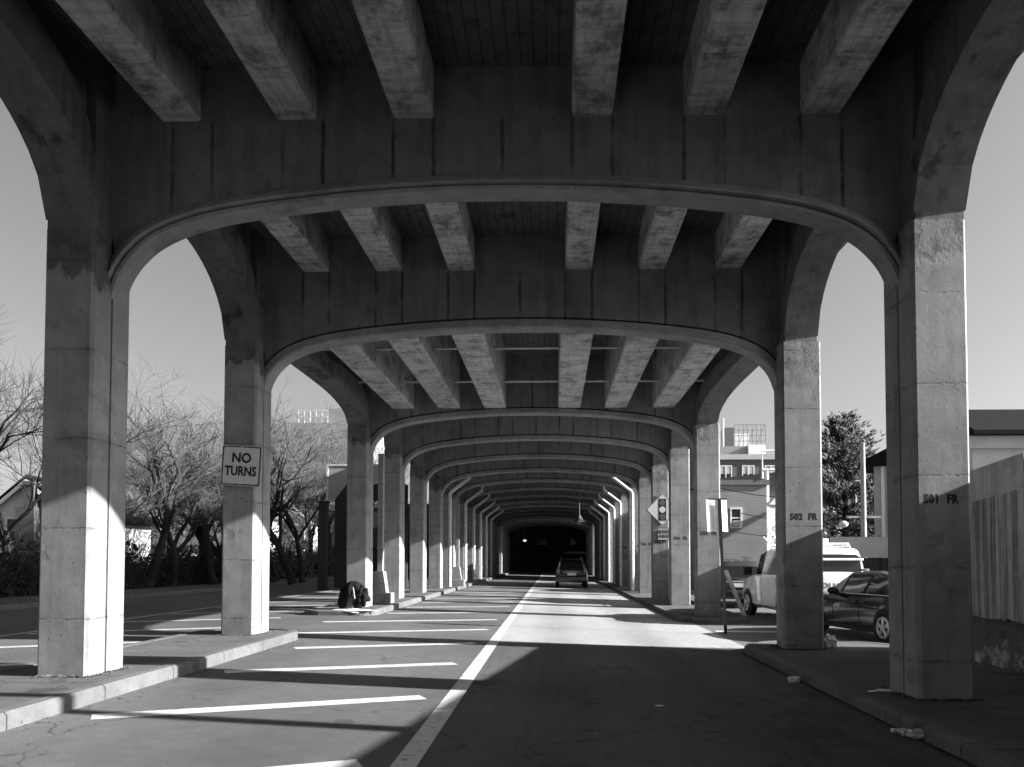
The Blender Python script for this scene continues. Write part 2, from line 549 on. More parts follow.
def roundpoly(x0, x1, y0, y1, r_near=0, r_far=.9, inner='right'):
    """plan outline with rounded far corner(s) on both sides"""
    pts = []
    def arc(cx, cy, r, a0, a1, n=7):
        for k in range(n+1):
            a = R(lerp(a0, a1, k/n)); pts.append((cx+r*math.cos(a), cy+r*math.sin(a)))
    if r_near: arc(x0+r_near, y0+r_near, r_near, 180, 270); arc(x1-r_near, y0+r_near, r_near, 270, 360)
    else: pts.extend([(x0, y0), (x1, y0)])
    if r_far: arc(x1-r_far, y1-r_far, r_far, 0, 90); arc(x0+r_far, y1-r_far, r_far, 90, 180)
    else: pts.extend([(x1, y1), (x0, y1)])
    return pts
def pavement(nm, x0, x1, y0, y1, zb, zt, rn, rf):
    """kerb ring and slab inside it"""
    outer = roundpoly(x0, x1, y0, y1, rn, rf)
    kw = .17
    inner = roundpoly(x0+kw, x1-kw, y0+(kw if rn else 0), y1-(kw if rf else 0), max(rn-kw, 0), max(rf-kw, 0))
    n = len(outer)
    m = MB()
    c = .03
    mid = roundpoly(x0+c, x1-c, y0+(c if rn else 0), y1-(c if rf else 0), max(rn-c,0), max(rf-c,0))
    rows = [[(x,y,zb) for x,y in outer], [(x,y,zt-c) for x,y in outer], [(x,y,zt) for x,y in mid], [(x,y,zt) for x,y in inner], [(x,y,zt-.05) for x,y in inner]]
    vs = [p for r in rows for p in r]
    fs = []
    for i in range(len(rows)-1):
        for k in range(n):
            k2 = (k+1) % n
            fs.append((i*n+k, i*n+k2, (i+1)*n+k2, (i+1)*n+k))
    m.add(vs, fs)
    struct('kerb', m, M['kerb'])
    s = MB().add([(x,y,zt-.008) for x,y in inner], [tuple(range(n))])
    struct('pavement', s, M['walk'])
KL = .275           # top of left island
KR = .045           # top of right sidewalk
pavement('island', -6.85, -4.83, -20, 15.3, 0, KL, 0, .7)
pavement('island', -6.85, -4.83, 21.0, 120, 0, KL, .5, 0)
pavement('walk', 3.50, 6.58, -20, 15.6, -.2, KR, 0, 1.3)
pavement('walk', 3.50, 5.50, 21.2, 120, -.2, KR, .9, 0)
pavement('walk', -19.2, -16.3, -20, 140, 0, G_L+.15, 0, 0)
# verge soil beyond the far sidewalk
struct('verge', sheet(-60, -19.2, -20, 300, .34, .27), M['ground'])

# painted lines
pm = MB()
def strip(p, q, w, m, ht=.0045):
    p, q = Vector(p), Vector(q)
    d = (q-p).normalized(); n = Vector((-d.y, d.x))*w/2
    k = 10
    for i in range(k):
        a = p.lerp(q, i/k); b = p.lerp(q, (i+1)/k)
        vs = []
        for P in (a-n, b-n, b+n, a+n):
            x = P.x
            z = gz(x) if -5.62 < x < 3.8 else (G_L + (gz(-5.62)-G_L)*(x+16.4)/(16.4-5.62) if x <= -5.62 else gz(3.8)+(G_R-gz(3.8))*(x-3.8)/56.2)
            vs.append((P.x, P.y, z+ht))
        m.add(vs, [(0,1,2,3)])
strip((-1.14, -20), (-1.22, 120), .20, pm)
yr = 6.15
i = 0
while yr < 70:
    ext = 15.9 < yr < 21.5+2
    xl = -4.45 if not ext else -5.55
    if yr > 23: xl = -4.72
    dx = -1.34 - xl
    strip((xl, yr - .51*dx + random.Random(i).uniform(-.06,.06)), (-1.50, yr-.07), .28, pm)
    yr += 2.95; i += 1
struct('road_markings', pm, M['paint'])
pl = MB()
for k in range(14):
    y = 8.3 + 2.95*k
    strip((-10.6, y-1.6), (-7.05, y), .26, pl)
strip((-10.8, -10), (-10.8, 60), .12, pl)
struct('left_road_markings', pl, M['paint'])
pr = MB()
strip((5.6, 16.05), (8.8, 15.85), .16, pr)
strip((3.9, 18.95), (6.6, 18.75), .35, pr)
strip((8.2, 20.2), (12.4, 19.9), .14, pr)
struct('parking_lines', pr, M['paint'])

# ------------------------------------------------------------------ the viaduct
via = thing('railway_viaduct', 'long concrete viaduct on paired columns and arches running over the road', 'viaduct', (-.62, 9, 0))
XL0, XL1 = -6.03, -5.43      # left columns, outer and inner
XR0, XR1 = 4.18, 4.78        # right columns, inner and outer
BY = [-1.2, 3.95, 9.0, 14.05, 22.6] + [22.6+5*k for k in range(1, 16)]
CD = .80                     # column depth
Z_SPR = EYE + 3.95           # springing of the side arches
Z_TOP = EYE + 6.10           # underside of the deck
A_SPR, A_CR = EYE + 3.22, EYE + 4.42
def chamfer_rect(x0, x1, y0, y1, c, sides):
    """plan polygon, chamfer chosen corners: 'a'=x0y0 'b'=x1y0 'c'=x1y1 'd'=x0y1"""
    p = []
    p += [(x0, y0+c), (x0+c, y0)] if 'a' in sides else [(x0, y0)]
    p += [(x1-c, y0), (x1, y0+c)] if 'b' in sides else [(x1, y0)]
    p += [(x1, y1-c), (x1-c, y1)] if 'c' in sides else [(x1, y1)]
    p += [(x0+c, y1), (x0, y1-c)] if 'd' in sides else [(x0, y1)]
    return p
def column(side, y, idx):
    x0, x1 = (XL0, XL1) if side == 'l' else (XR0, XR1)
    zb = KL-.012 if side == 'l' else KR-.012
    rin = 0.0
    if side == 'r' and idx == 2: x0 -= .03
    if side == 'r' and idx >= 3: x0 -= .05; x1 += .05; rin = .07
    m = MB()
    m.prism(chamfer_rect(x0, x1, y, y+.365, .035, 'ab'), 'z', zb, Z_SPR)
    # recessed groove, then the rear half which carries the cross arch
    ins = .035
    ins2 = ins+rin
    m.prism([(x0+ins2, y+.365), (x1-ins, y+.365), (x1-ins, y+.405), (x0+ins2, y+.405)], 'z', zb, Z_SPR)
    m.prism(chamfer_rect(x0+rin, x1-.0, y+.405, y+CD, .03, 'cd'), 'z', zb, Z_SPR)
    o = m.build('column', M['column'], via)
    return o
cols = {}
NUM = {2: '501', 3: '502', 4: '503', 5: '504', 6: '505', 7: '506', 8: '507', 9: '508'}
for i, y in enumerate(BY):
    for side in 'lr':
        o = column(side, y, i)
        cols[(side, i)] = o
        if side == 'r' and i in NUM:
            zt = EYE + (.70 if i == 2 else .78)
            t = text('stencilled_number', NUM[i][0] + NUM[i][1:] + '  FR', (.135 if i == 2 else .155), M['text'], o, ((XR0+XR1)/2 - (.05 if i == 2 else 0), y-.0008, zt), bold=.009, depth=.0006, xs=.86 if i > 2 else .80, spacing=1.14)
            o['label'] = 'column stencilled %s FR' % NUM[i]

ARCH = [(0,0),(.12,.004),(.25,.022),(.40,.06),(.52,.105),(.63,.155),(.73,.215),(.80,.28),(.86,.36),(.91,.46),(.95,.60),(.975,.73),(.99,.86),(1.0,1.0)]
def arch_curve(A_CR):
    """inner arch line as (x,z) from left springing to right"""
    xc, hw = (XL1+XR0)/2, (XR0-XL1)/2
    pts = []
    for t, d in ARCH[::-1]: pts.append((xc - hw*t, A_CR - (A_CR-A_SPR)*d))
    for t, d in ARCH[1:]: pts.append((xc + hw*t, A_CR - (A_CR-A_SPR)*d))
    # smooth (Chaikin)
    for _ in range(2):
        q = [pts[0]]
        for a, b in zip(pts, pts[1:]):
            q.append((lerp(a[0],b[0],.25), lerp(a[1],b[1],.25)))
            q.append((lerp(a[0],b[0],.75), lerp(a[1],b[1],.75)))
        q.append(pts[-1]); pts = q
    return pts
AC1 = arch_curve(EYE+4.53)
AC2 = arch_curve(EYE+4.36)
def offset_curve(pts, d):
    out = []
    for i, p in enumerate(pts):
        a = pts[max(i-1,0)]; b = pts[min(i+1,len(pts)-1)]
        tx, tz = b[0]-a[0], b[1]-a[1]
        l = math.hypot(tx, tz)
        nx, nz = -tz/l, tx/l
        out.append((p[0]+nx*d, p[1]+nz*d))
    return out
def cross_arch(y):
    ya, yb = y+.405, y+.76
    first = y < 10
    AC = AC1 if first else AC2
    m = MB()
    # spandrel wall: strip between the arch line raised a little and the deck
    up = offset_curve(AC, .20)
    up = [(min(max(x, XL1-.12), XR0+.12), z) for x, z in up]
    n = len(up)
    vs = []
    for yy in (ya, yb):
        for (x, z) in up: vs.append((x, yy, z))
        for (x, z) in up: vs.append((x, yy, Z_TOP-.002))
    fs = []
    for k in range(n-1):
        fs.append((k, k+1, n+k+1, n+k))
        fs.append((2*n+k+1, 2*n+k, 3*n+k, 3*n+k+1))
        fs.append((k+1, k, 2*n+k, 2*n+k+1))
    m.add(vs, fs)
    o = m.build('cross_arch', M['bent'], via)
    # moulded rib along the arch line
    prof = [(.21, ya-.0), (.20, ya-.05), (.10, ya-.115), (.085, ya-.115), (.075, ya-.02), (.055, ya-.02), (.045, ya-.06), (.0, ya-.06), (.0, yb+.02), (.21, yb+.02)]
    r = MB()
    if not first: prof = [(.16, ya-.0), (.155, ya-.03), (.03, ya-.045), (.0, ya-.015), (.0, yb-.02), (.16, yb-.01)]
    else: prof = [(.21, ya-.0), (.20, ya-.04), (.09, ya-.125), (.075, ya-.125), (.065, ya-.03), (.05, ya-.03), (.04, ya-.07), (.0, ya-.06), (.0, ya+.27), (.21, ya+.27)]
    rows = []
    for d, yy in prof:
        rows.append([(x, yy, z) for x, z in offset_curve(AC, d)])
    vs = [p for rr in rows for p in rr]
    fs = []
    for a in range(len(rows)-1):
        for k in range(n-1):
            fs.append((a*n+k, a*n+k+1, (a+1)*n+k+1, (a+1)*n+k))
    r.add(vs, fs)
    r.build('arch_rib', M['ring'], o, smooth=True, angle=30)
    # legs of the rib down the rear half of the columns are the columns themselves
    return o
for i, y in enumerate(BY):
    cross_arch(y)

def side_arch(side, ya, yb, crown):
    x0, x1 = (XL0, XL1) if side == 'l' else (XR0, XR1)
    L = yb-ya
    short = L < 6
    pts = []
    n = 26
    for k in range(n+1):
        u = k/n
        t = abs(2*u-1)
        if short: d = 1-math.sqrt(max(0, 1-t**2.0*.995))
        else: d = 1-math.sqrt(max(0, 1-t**3.2*.99))
        pts.append((lerp(ya, yb, u), crown - (crown-Z_SPR)*d))
    # soffit rib of full column width
    m = MB()
    up = []
    for i_, p in enumerate(pts):
        up.append((p[0], min(p[1]+.42 + .25*abs(2*i_/n-1), Z_TOP-.01)))
    def strip_solid(lo, hi, xa, xb):
        k_ = len(lo); vs = []
        for xx in (xa, xb):
            vs += [(xx, a, b) for a, b in lo] + [(xx, a, b) for a, b in hi]
        fs = []
        for k in range(k_-1):
            fs += [(k, k+1, k_+k+1, k_+k), (2*k_+k+1, 2*k_+k, 3*k_+k, 3*k_+k+1), (k+1, k, 2*k_+k, 2*k_+k+1), (k_+k, k_+k+1, 3*k_+k+1, 3*k_+k)]
        fs += [(0, k_, 3*k_, 2*k_), (k_-1, 3*k_-1, 4*k_-1, 2*k_+k_-1)][:0]
        m.add(vs, fs)
    strip_solid(pts, up, x0, x1)
    wi = (x0+.03, x1-.14) if side == 'l' else (x0+.14, x1-.03)
    strip_solid([(a, b-.01) for a, b in up], [(a, Z_TOP+.3) for a, b in up], *wi)
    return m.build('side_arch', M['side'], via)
for a, b in zip(BY, BY[1:]):
    cr = EYE + (5.36 if b-a < 6 else 4.52)
    for side in 'lr':
        side_arch(side, a+CD-.01, b+.01, cr)
    for xx0, xx1 in ((XL0+.03, XL1-.16), (XR0+.16, XR1-.03)):
        pass
# pier continuation above the column heads
for i, y in enumerate(BY):
    for x0, x1 in ((XL0+.02, XL1-.02), (XR0+.02, XR1-.02)):
        m = MB().box(x0, x1, y+.012, y+CD-.012, Z_SPR+.001, Z_TOP+.3)
        m.build('pier_head', M['side'], via)
# longitudinal beams
def beam(xc, ya, yb, zb, w):
    m = MB()
    x0, x1 = xc-w/2, xc+w/2
    c = .03
    m.prism([(x0+c, zb), (x1-c, zb), (x1, zb+c), (x1, Z_TOP+.01), (x0, Z_TOP+.01), (x0, zb+c)], 'y', ya, yb)
    # small haunch where the beam meets the cross wall
    m.build('beam', M['beam'], via)
for a, b in list(zip(BY, BY[1:]))[:7]:
    for xc in BEAMX:
        if b-a < 6: beam(xc - (0 if b > 10 else {-4.47: .15, -3.09: .08}.get(xc, 0)), a+.762, b+.403, EYE+5.45, .50)
        else: beam(xc, a+.762, b+.403, EYE+4.52, .66)
# conduits crossing the long bay
for yy, zz in ((18.1, EYE+4.98), (21.5, EYE+4.98)):
    for xa, xb in zip((-5.5,)+BEAMX, BEAMX+(4.3,)):
        m = MB()
        m.tube([(xa+(.33 if xa > -5.4 else 0), yy, zz), (xb-(.33 if xb < 4.2 else 0), yy, zz)], .035, 8)
        m.build('conduit', M['steel'], via)
# deck slab and parapets
m = MB().box(-6.9, 5.65, -70, 103.9, Z_TOP, Z_TOP+.45)
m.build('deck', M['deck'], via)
m = MB()
m.prism([(-7.1,Z_TOP+.45),(-6.1,Z_TOP+.45),(-6.1,Z_TOP+1.5),(-6.5,Z_TOP+1.5),(-6.5,Z_TOP+.8),(-7.1,Z_TOP+.7)], 'y', -70, 101)
m.prism([(5.85,Z_TOP+.45),(4.85,Z_TOP+.45),(4.85,Z_TOP+1.5),(5.25,Z_TOP+1.5),(5.25,Z_TOP+.8),(5.85,Z_TOP+.7)], 'y', -70, 101)
m.build('parapet', M['side'], via)
# drain pipes
for k, yy in enumerate((40.2, 47.4, 52.4, 57.4, 62.4, 67.4)):
    for side in 'lr':
        xi, s = (XL1+.10, 1) if side == 'l' else (XR0-.10, -1)
        m = MB()
        zt = EYE+3.45
        m.tube([(xi, yy, KR+.02), (xi, yy, zt), (xi+s*.05, yy, zt+.1), (xi+s*1.0, yy+.1, zt+.85), (xi+s*1.0, yy+.1, zt+1.15)], .085, 10)
        for zz in (1.1, 2.6, 4.1): m.tube([(xi, yy, zz-.04), (xi, yy, zz+.04)], .11, 10)
        m.build('drainpipe', M['pipe'], via, smooth=True)

# ------------------------------------------------------------------ retaining wall on the right
rw = thing('retaining_wall', 'stained concrete retaining wall with sloping top behind the column stencilled 501', 'wall', (6.9, 6, KR))
y0, y1 = -8, 14.3
def wtop(y): return KR + 2.87 + .07*(14.3-min(max(y, 3), 14.3))
m = MB().prism([(y0,-.3),(y1,-.3),(y1,.80),(y0,.80)], 'x', 6.67, 7.2)
m.build('wall_base', M['wallbase'], rw)
rj = random.Random(3)
low = []
yy = y1-.02
while yy > y0:
    low.append((yy, .74 + rj.uniform(-.025, .03))); yy -= rj.uniform(.06, .22)
low.append((y0, .72))
up_ = [(y0, wtop(y0)-.515), (3, wtop(3)-.515), (y1-.02, wtop(y1)-.515)]
n_ = len(low)
m = MB()
vs = [(6.58, a, b) for a, b in low] + [(7.15, a, b) for a, b in low] + [(6.58, a, min(wtop(a)-.515, 9)) for a, b in low] + [(7.15, a, wtop(a)-.515) for a, b in low]
fs = []
for k in range(n_-1):
    fs += [(k, k+1, 2*n_+k+1, 2*n_+k), (n_+k+1, n_+k, 3*n_+k, 3*n_+k+1), (k+1, k, n_+k, n_+k+1), (2*n_+k, 2*n_+k+1, 3*n_+k+1, 3*n_+k)]
fs += [(0, 2*n_, 3*n_, n_), (n_-1, 2*n_-1, 4*n_-1, 3*n_-1)]
m.add(vs, fs)
m.build('wall_face', M['wallstain'], rw)
m = MB()
ys = [-8, -2, 3, 7.4, 11.1, 14.3]
for a, b in zip(ys, ys[1:]):
    m.prism([(a+.012, wtop(a)-.52), (b-.012, wtop(b)-.52), (b-.012, wtop(b)), (a+.012, wtop(a))], 'x', 6.63, 7.2)
m.build('wall_cap', M['wallcap'], rw)

# ------------------------------------------------------------------ signs
# NO TURNS on the second left column
sg = thing('turn_sign', 'white square NO TURNS sign, tilted slightly, fixed to a left column', 'road sign', (-5.73, 14.0, EYE+1.72))
s_, th = .37, R(-3.2)
def rot2(x, z): return (x*math.cos(th)-z*math.sin(th), x*math.sin(th)+z*math.cos(th))
c0 = Vector((-5.66, 13.99, EYE+1.72))
def plate(m, hw, hh, ya, yb, r=.03, rotf=rot2, c=c0):
    pts = []
    for cx, cz, a0 in ((hw-r, hh-r, 0), (-hw+r, hh-r, 90), (-hw+r, -hh+r, 180), (hw-r, -hh+r, 270)):
        for k in range(5):
            a = R(a0+90*k/4)
            x, z = rotf(cx+r*math.cos(a), cz+r*math.sin(a))
            pts.append((c.x+x, c.z+z))
    m.prism(pts[::-1], 'y', ya, yb)
plate_o = MB(); plate(plate_o, .365, .37, 13.985, 14.0)
po = plate_o.build('plate', M['signgrey'], sg)
bm_ = MB()
plate(bm_, .345, .35, 13.981, 13.984)
bm_.build('border', M['text'], sg)
bm_ = MB()
plate(bm_, .327, .332, 13.977, 13.9805)
bm_.build('face', M['signface'], sg)
rotm = Matrix.Rotation(th*-1, 4, 'Y') @ Matrix.Rotation(R(90), 4, 'X')
x, z = rot2(0, .135)
text('lettering', 'NO', .245, M['text'], sg, (c0.x+x, 13.975, c0.z+z), bold=.008, depth=.003, mtx=rotm, xs=.92)
x, z = rot2(-.005, -.105)
text('lettering', 'TURNS', .235, M['text'], sg, (c0.x+x, 13.975, c0.z+z), bold=.008, depth=.003, mtx=rotm, xs=.78)
bb = MB()
for zz in (.345, -.345):
    x, z = rot2(0, zz); bb.lathe([(.014,-.006),(.014,.0),(.008,.002)], (c0.x+x, 13.978, c0.z+z), 'y', 10)
bb.build('bolt', M['steel'], sg)

# signal-ahead diamond on column 505
yS = BY[6]-.03
sc0 = Vector((4.55, yS, EYE+2.12))
ds = thing('signal_ahead_sign', 'diamond warning sign picturing a traffic light above a SIGNAL AHEAD plate', 'road sign', (sc0.x, yS, sc0.z))
def rot45(x, z): return ((x-z)*.7071, (x+z)*.7071)
m = MB(); plate(m, .50, .50, yS-.012, yS, .05, rot45, sc0); m.build('plate', M['signgrey'], ds)
m = MB(); plate(m, .475, .475, yS-.016, yS-.0125, .05, rot45, sc0); m.build('border', M['text'], ds)
m = MB(); plate(m, .457, .457, yS-.020, yS-.0165, .05, rot45, sc0); m.build('face', M['signface'], ds)
m = MB().box(sc0.x-.16, sc0.x+.16, yS-.024, yS-.0205, sc0.z-.46, sc0.z+.46); pic = m.build('signal_picture', M['text'], ds)
for k, (dz, mm) in enumerate(((.30, 'midgrey'), (0, 'signface'), (-.30, 'midgrey'))):
    m = MB().lathe([(.13, -.004), (.13, 0)], (sc0.x, yS-.0245, sc0.z+dz), 'y', 24)
    m.build('lens', M[mm], pic)
m = MB().box(sc0.x-.21, sc0.x+.33, yS-.012, yS, sc0.z-1.28, sc0.z-.76, 0); m.build('plate', M['text'], ds)
m = MB().box(sc0.x-.19, sc0.x+.31, yS-.016, yS-.0125, sc0.z-1.26, sc0.z-.78, 0); m.build('face', M['signgrey'], ds)
text('lettering', 'SIGNAL\nAHEAD', .19, M['text'], ds, (sc0.x+.06, yS-.018, sc0.z-1.02), bold=.004, depth=.002, xs=.72, line=.95)

# signpost at the corner with its two pale sign backs
pX, pY = 4.02, 18.35
sp = thing('sign_post', 'dark steel sign post with pale blank sign backs at the street corner', 'sign post', (pX, pY, gz(3.8)))
def leanx(m):
    m.v = [(x - .042*(z-G_R), y, z) for x, y, z in m.v]; return m
m = MB()
m.prism([(pX-.035,pY-.02),(pX+.035,pY-.02),(pX+.035,pY+.02),(pX+.012,pY+.02),(pX+.012,pY),(pX-.012,pY),(pX-.012,pY+.02),(pX-.035,pY+.02)], 'z', G_R, EYE+1.45)
leanx(m).build('post', M['dark'], sp)
for (cx, w, uy) in ((-.19, .24, .20), (.125, .15, .14)):      # plates turned so that the sun rakes them
    m = MB()
    m.prism([(pX+cx-w/2, pY+.05-uy/2), (pX+cx+w/2, pY+.05+uy/2), (pX+cx+w/2-.01, pY+.06+uy/2), (pX+cx-w/2-.01, pY+.06-uy/2)], 'z', EYE+.68, EYE+1.42)
    leanx(m).build('sign_plate', M['white'], sp)
m = leanx(MB().box(pX-.26, pX+.18, pY+.022, pY+.034, EYE+1.43, EYE+1.46)); m.build('bracket', M['dark'], sp)

# leaning pale board
lb = MB()
lb.prism([(4.62,23.1),(4.74,23.1),(4.74,23.16),(4.62,23.16)], 'z', 0, 1)
lb.v = [(x+.40+(.55*(1-z)), y-.1*(1-z), -.09+z*1.42) for x, y, z in lb.v]
tag(lb.build('leaning_board', M['pipe']), 'narrow pale board leaning beside the sign post at the corner', 'board')

# ------------------------------------------------------------------ street furniture under the viaduct
def pedestal(x, y, label):
    t = thing('stepped_pedestal', label, 'pedestal', (x, y, KL), 0, 'stepped pedestals along the left island')
    m = MB().box(x-.38, x+.38, y-.3, y+.3, KL-.01, KL+.32, .02); m.build('lower_step', M['column'], t)
    m = MB(); m.prism([(x-.22, KL+.32), (x+.22, KL+.32), (x+.12, KL+1.0), (x-.22, KL+1.0)], 'y', y-.22, y+.22); m.build('upper_step', M['column'], t)
    m = MB().box(x-.08, x+.08, y-.12, y+.12, KL+1.0, EYE+3.4); m.build('post', M['column'], t)
pedestal(-5.48, 24.7, 'stepped concrete pedestal with slim post, nearest one behind the third left column')
pedestal(-5.15, 42.0, 'small distant stepped concrete pedestal farther down the left island')

# draped black heap by the third left column
ch = thing('cloth_heap', 'black cloth heap draped over a low stand at the foot of a left column', 'cloth heap', (-5.65, 21.7, KL))
def drape():
    bm = bmesh.new()
    bmesh.ops.create_icosphere(bm, subdivisions=5, radius=1)
    for v in bm.verts:
        p = v.co.copy()
        a = math.atan2(p.y, p.x)
        fold = 1 + .10*math.sin(a*7+p.z*2) + .07*noise.noise(p*2.2+Vector((4,2,1)))+.05*noise.noise(p*6)
        zz = max(p.z, -.72)
        w = 1.0 if zz > -.2 else 1.0 + .18*(-.2-zz)
        k = math.sqrt(max(0, 1-zz*zz))
        v.co = Vector((p.x*.36*fold*w + .05*zz, p.y*.30*fold*w, (zz+.72)*.45))
        # notch open at the front so the stand shows
        if v.co.y < -.05 and abs(v.co.x-.03) < .12 - .12*v.co.z/.5 and v.co.z < .38:
            v.co.y *= .35
    bm.verts.index_update()
    m = MB().add([tuple(v.co + Vector((-5.60, 21.62, KL))) for v in bm.verts], [[v.index for v in f.verts] for f in bm.faces])
    bm.free(); return m
drape().build('cloth', M['cloth'], ch, smooth=True, angle=60)
m = MB().blob((-5.30, 21.55, KL+.38), (.20, .2, .26), 5, .5, 4, 2.2); m.build('hood', M['cloth'], ch, smooth=True, angle=70)
m = MB().prism([(-5.78, KL), (-5.50, KL), (-5.56, KL+.5), (-5.70, KL+.5)], 'y', 21.40, 21.52); m.build('stand', M['wood'], ch)
m = MB().tube([(-5.44, 21.33, KL+.30), (-5.46, 21.31, KL+.42), (-5.50, 21.38, KL+.56), (-5.55, 21.5, KL+.66)], [.02,.022,.02,.012], 6); m.build('strap', M['strap'], ch)
tag(MB().blob((-5.55, 21.15, KL-.035), (.55, .16, .06), 8, .6, 4, 2).build('flattened_cardboard', M['litter'], smooth=True), 'pale flattened litter lying in front of the black cloth heap', 'litter')

# litter on the right
bt = thing('crushed_bottle', 'crushed clear plastic bottle lying in the right gutter', 'bottle', (3.42, 7.55, gz(3.4)))
bm_ = MB()
prof = [(.012,0),(.016,.02),(.016,.035),(.03,.07),(.048,.11),(.05,.15),(.042,.18),(.05,.21),(.048,.27),(.03,.285)]
pts = [Vector((3.30+ h*.8, 7.72 - h*.62, gz(3.4)+.045+ .012*math.sin(h*30))) for r, h in prof]
bm_.tube(pts, [r*1.12 for r, h in prof], 14)
bm_.v = [tuple(Vector(p) + Vector((noise.noise(Vector(p)*22), noise.noise(Vector(p)*22+Vector((5,0,0))), noise.noise(Vector(p)*22+Vector((0,9,0)))))*.022) for p in bm_.v]
bm_.v = [(x, y, gz(3.4)+.004+(z-gz(3.4))*.85 if z > gz(3.4) else gz(3.4)+.003) for x, y, z in bm_.v]
bm_.build('body', M['plastic'], bt, smooth=True)
m = MB().tube([pts[0]+Vector((-.012,.01,0)), pts[1]], .019, 10); m.build('cap', M['white'], bt)
def scrap(x, y, z, r, seed, label, nm='paper_scrap'):
    tag(MB().blob((x, y, z+r[2]*.8), r, seed, .7, 3, 2.2).build(nm, M['litter'], smooth=True, angle=20), label, 'litter')
scrap(3.36, 11.05, gz(3.4), (.085,.07,.045), 3, 'small crumpled white wrapper in the gutter below column 502')
scrap(4.15, 9.55, KR-.008, (.30,.10,.012), 6, 'flat pale paper on the sidewalk just behind column 501')
scrap(5.0, 14.3, KR-.008, (.12,.10,.12), 9, 'pale crumpled bag at the foot of column 502')
scrap(1.2, 8.9, gz(1.2), (.05,.03,.008), 12, 'tiny pale scrap on the shaded traffic lane')

# hanging lamps under the deck, far down
def hang_lamp(x, y, z, label, globe):
    t = thing('hanging_lamp', label, 'lamp', (x, y, z), 0, 'lamps hanging under the far end of the viaduct')
    m = MB().tube([(x, y, z+.5), (x, y, A_CR+.3)], .03, 6); m.build('hanger', M['midgrey'], t)
    m = MB().lathe([(.05,.5),(.10,.42),(.16,.30),(.42,.02),(.40,0),(.10,.02)], (x,y,z), 'z', 20); m.build('shade', M['midgrey'], t, smooth=True)
    m = MB().blob((x,y,z), (.16,.16,.14), 1, 0, 2); m.build('globe', M['lamp'] if globe else M['white'], t, smooth=True)
hang_lamp(1.75, 52, EYE+2.55, 'pale metal hanging lamp over the lane ahead of the parked dark car', False)
hang_lamp(-3.2, 88, EYE+2.3, 'small lit round lamp in the dark far end on the left', True)

# utility pole just out of frame on the right (its shadow crosses the near road)
up = thing('utility_pole', 'wooden utility pole behind the retaining wall out to the right', 'utility pole', (9.6, 6.15, G_R))
m = MB().tube([(9.6,6.15,G_R-.1),(9.6,6.15,9.0)], [.15,.10], 12); m.build('shaft', M['pole'], up, smooth=True)
m = MB().box(8.5,10.7,6.08,6.18,8.2,8.32); m.build('crossarm', M['pole'], up)

# ------------------------------------------------------------------ vehicles (local x = forward, y = left)
def wheel(par, x, y, r, w, s, spokes=5):
    t = MB().lathe([(r*.60,-w/2),(r*.93,-w/2),(r,-w*.32),(r,w*.32),(r*.93,w/2),(r*.60,w/2)], (x,y,r), 'y', 28)
    to = t.build('wheel', M['tyre'], par, world=False, smooth=True)
    m = MB()
    yo = y + s*(w/2+.012)
    m.lathe([(r*.63,-.004),(r*.63,.004)], (x, y+s*(w/2+.004), r), 'y', 24)
    ro_d = m.build('dark_hollow_disc', M['trim'], to, world=False)  # black disc stands in for the shaded hollow behind the spokes
    m = MB()
    for k in range(spokes):
        a = 2*PI*k/spokes + .3
        for q in (-.14, .14):
            p0 = Vector((x+.07*r*math.cos(a), yo, r+.07*r*math.sin(a)))
            p1 = Vector((x+.60*r*math.cos(a+q), yo, r+.60*r*math.sin(a+q)))
            m.tube([p0, p1], [.030, .024], 6)
    rim = []
    for k in range(33):
        a = 2*PI*k/32; rim.append((x+.60*r*math.cos(a), yo, r+.60*r*math.sin(a)))
    m.tube(rim, .025, 6, caps=False)
    m.lathe([(.06,-.02),(.05,.03)], (x, yo, r), 'y', 12)
    m.build('rim', M['rim'], to, world=False, smooth=True)
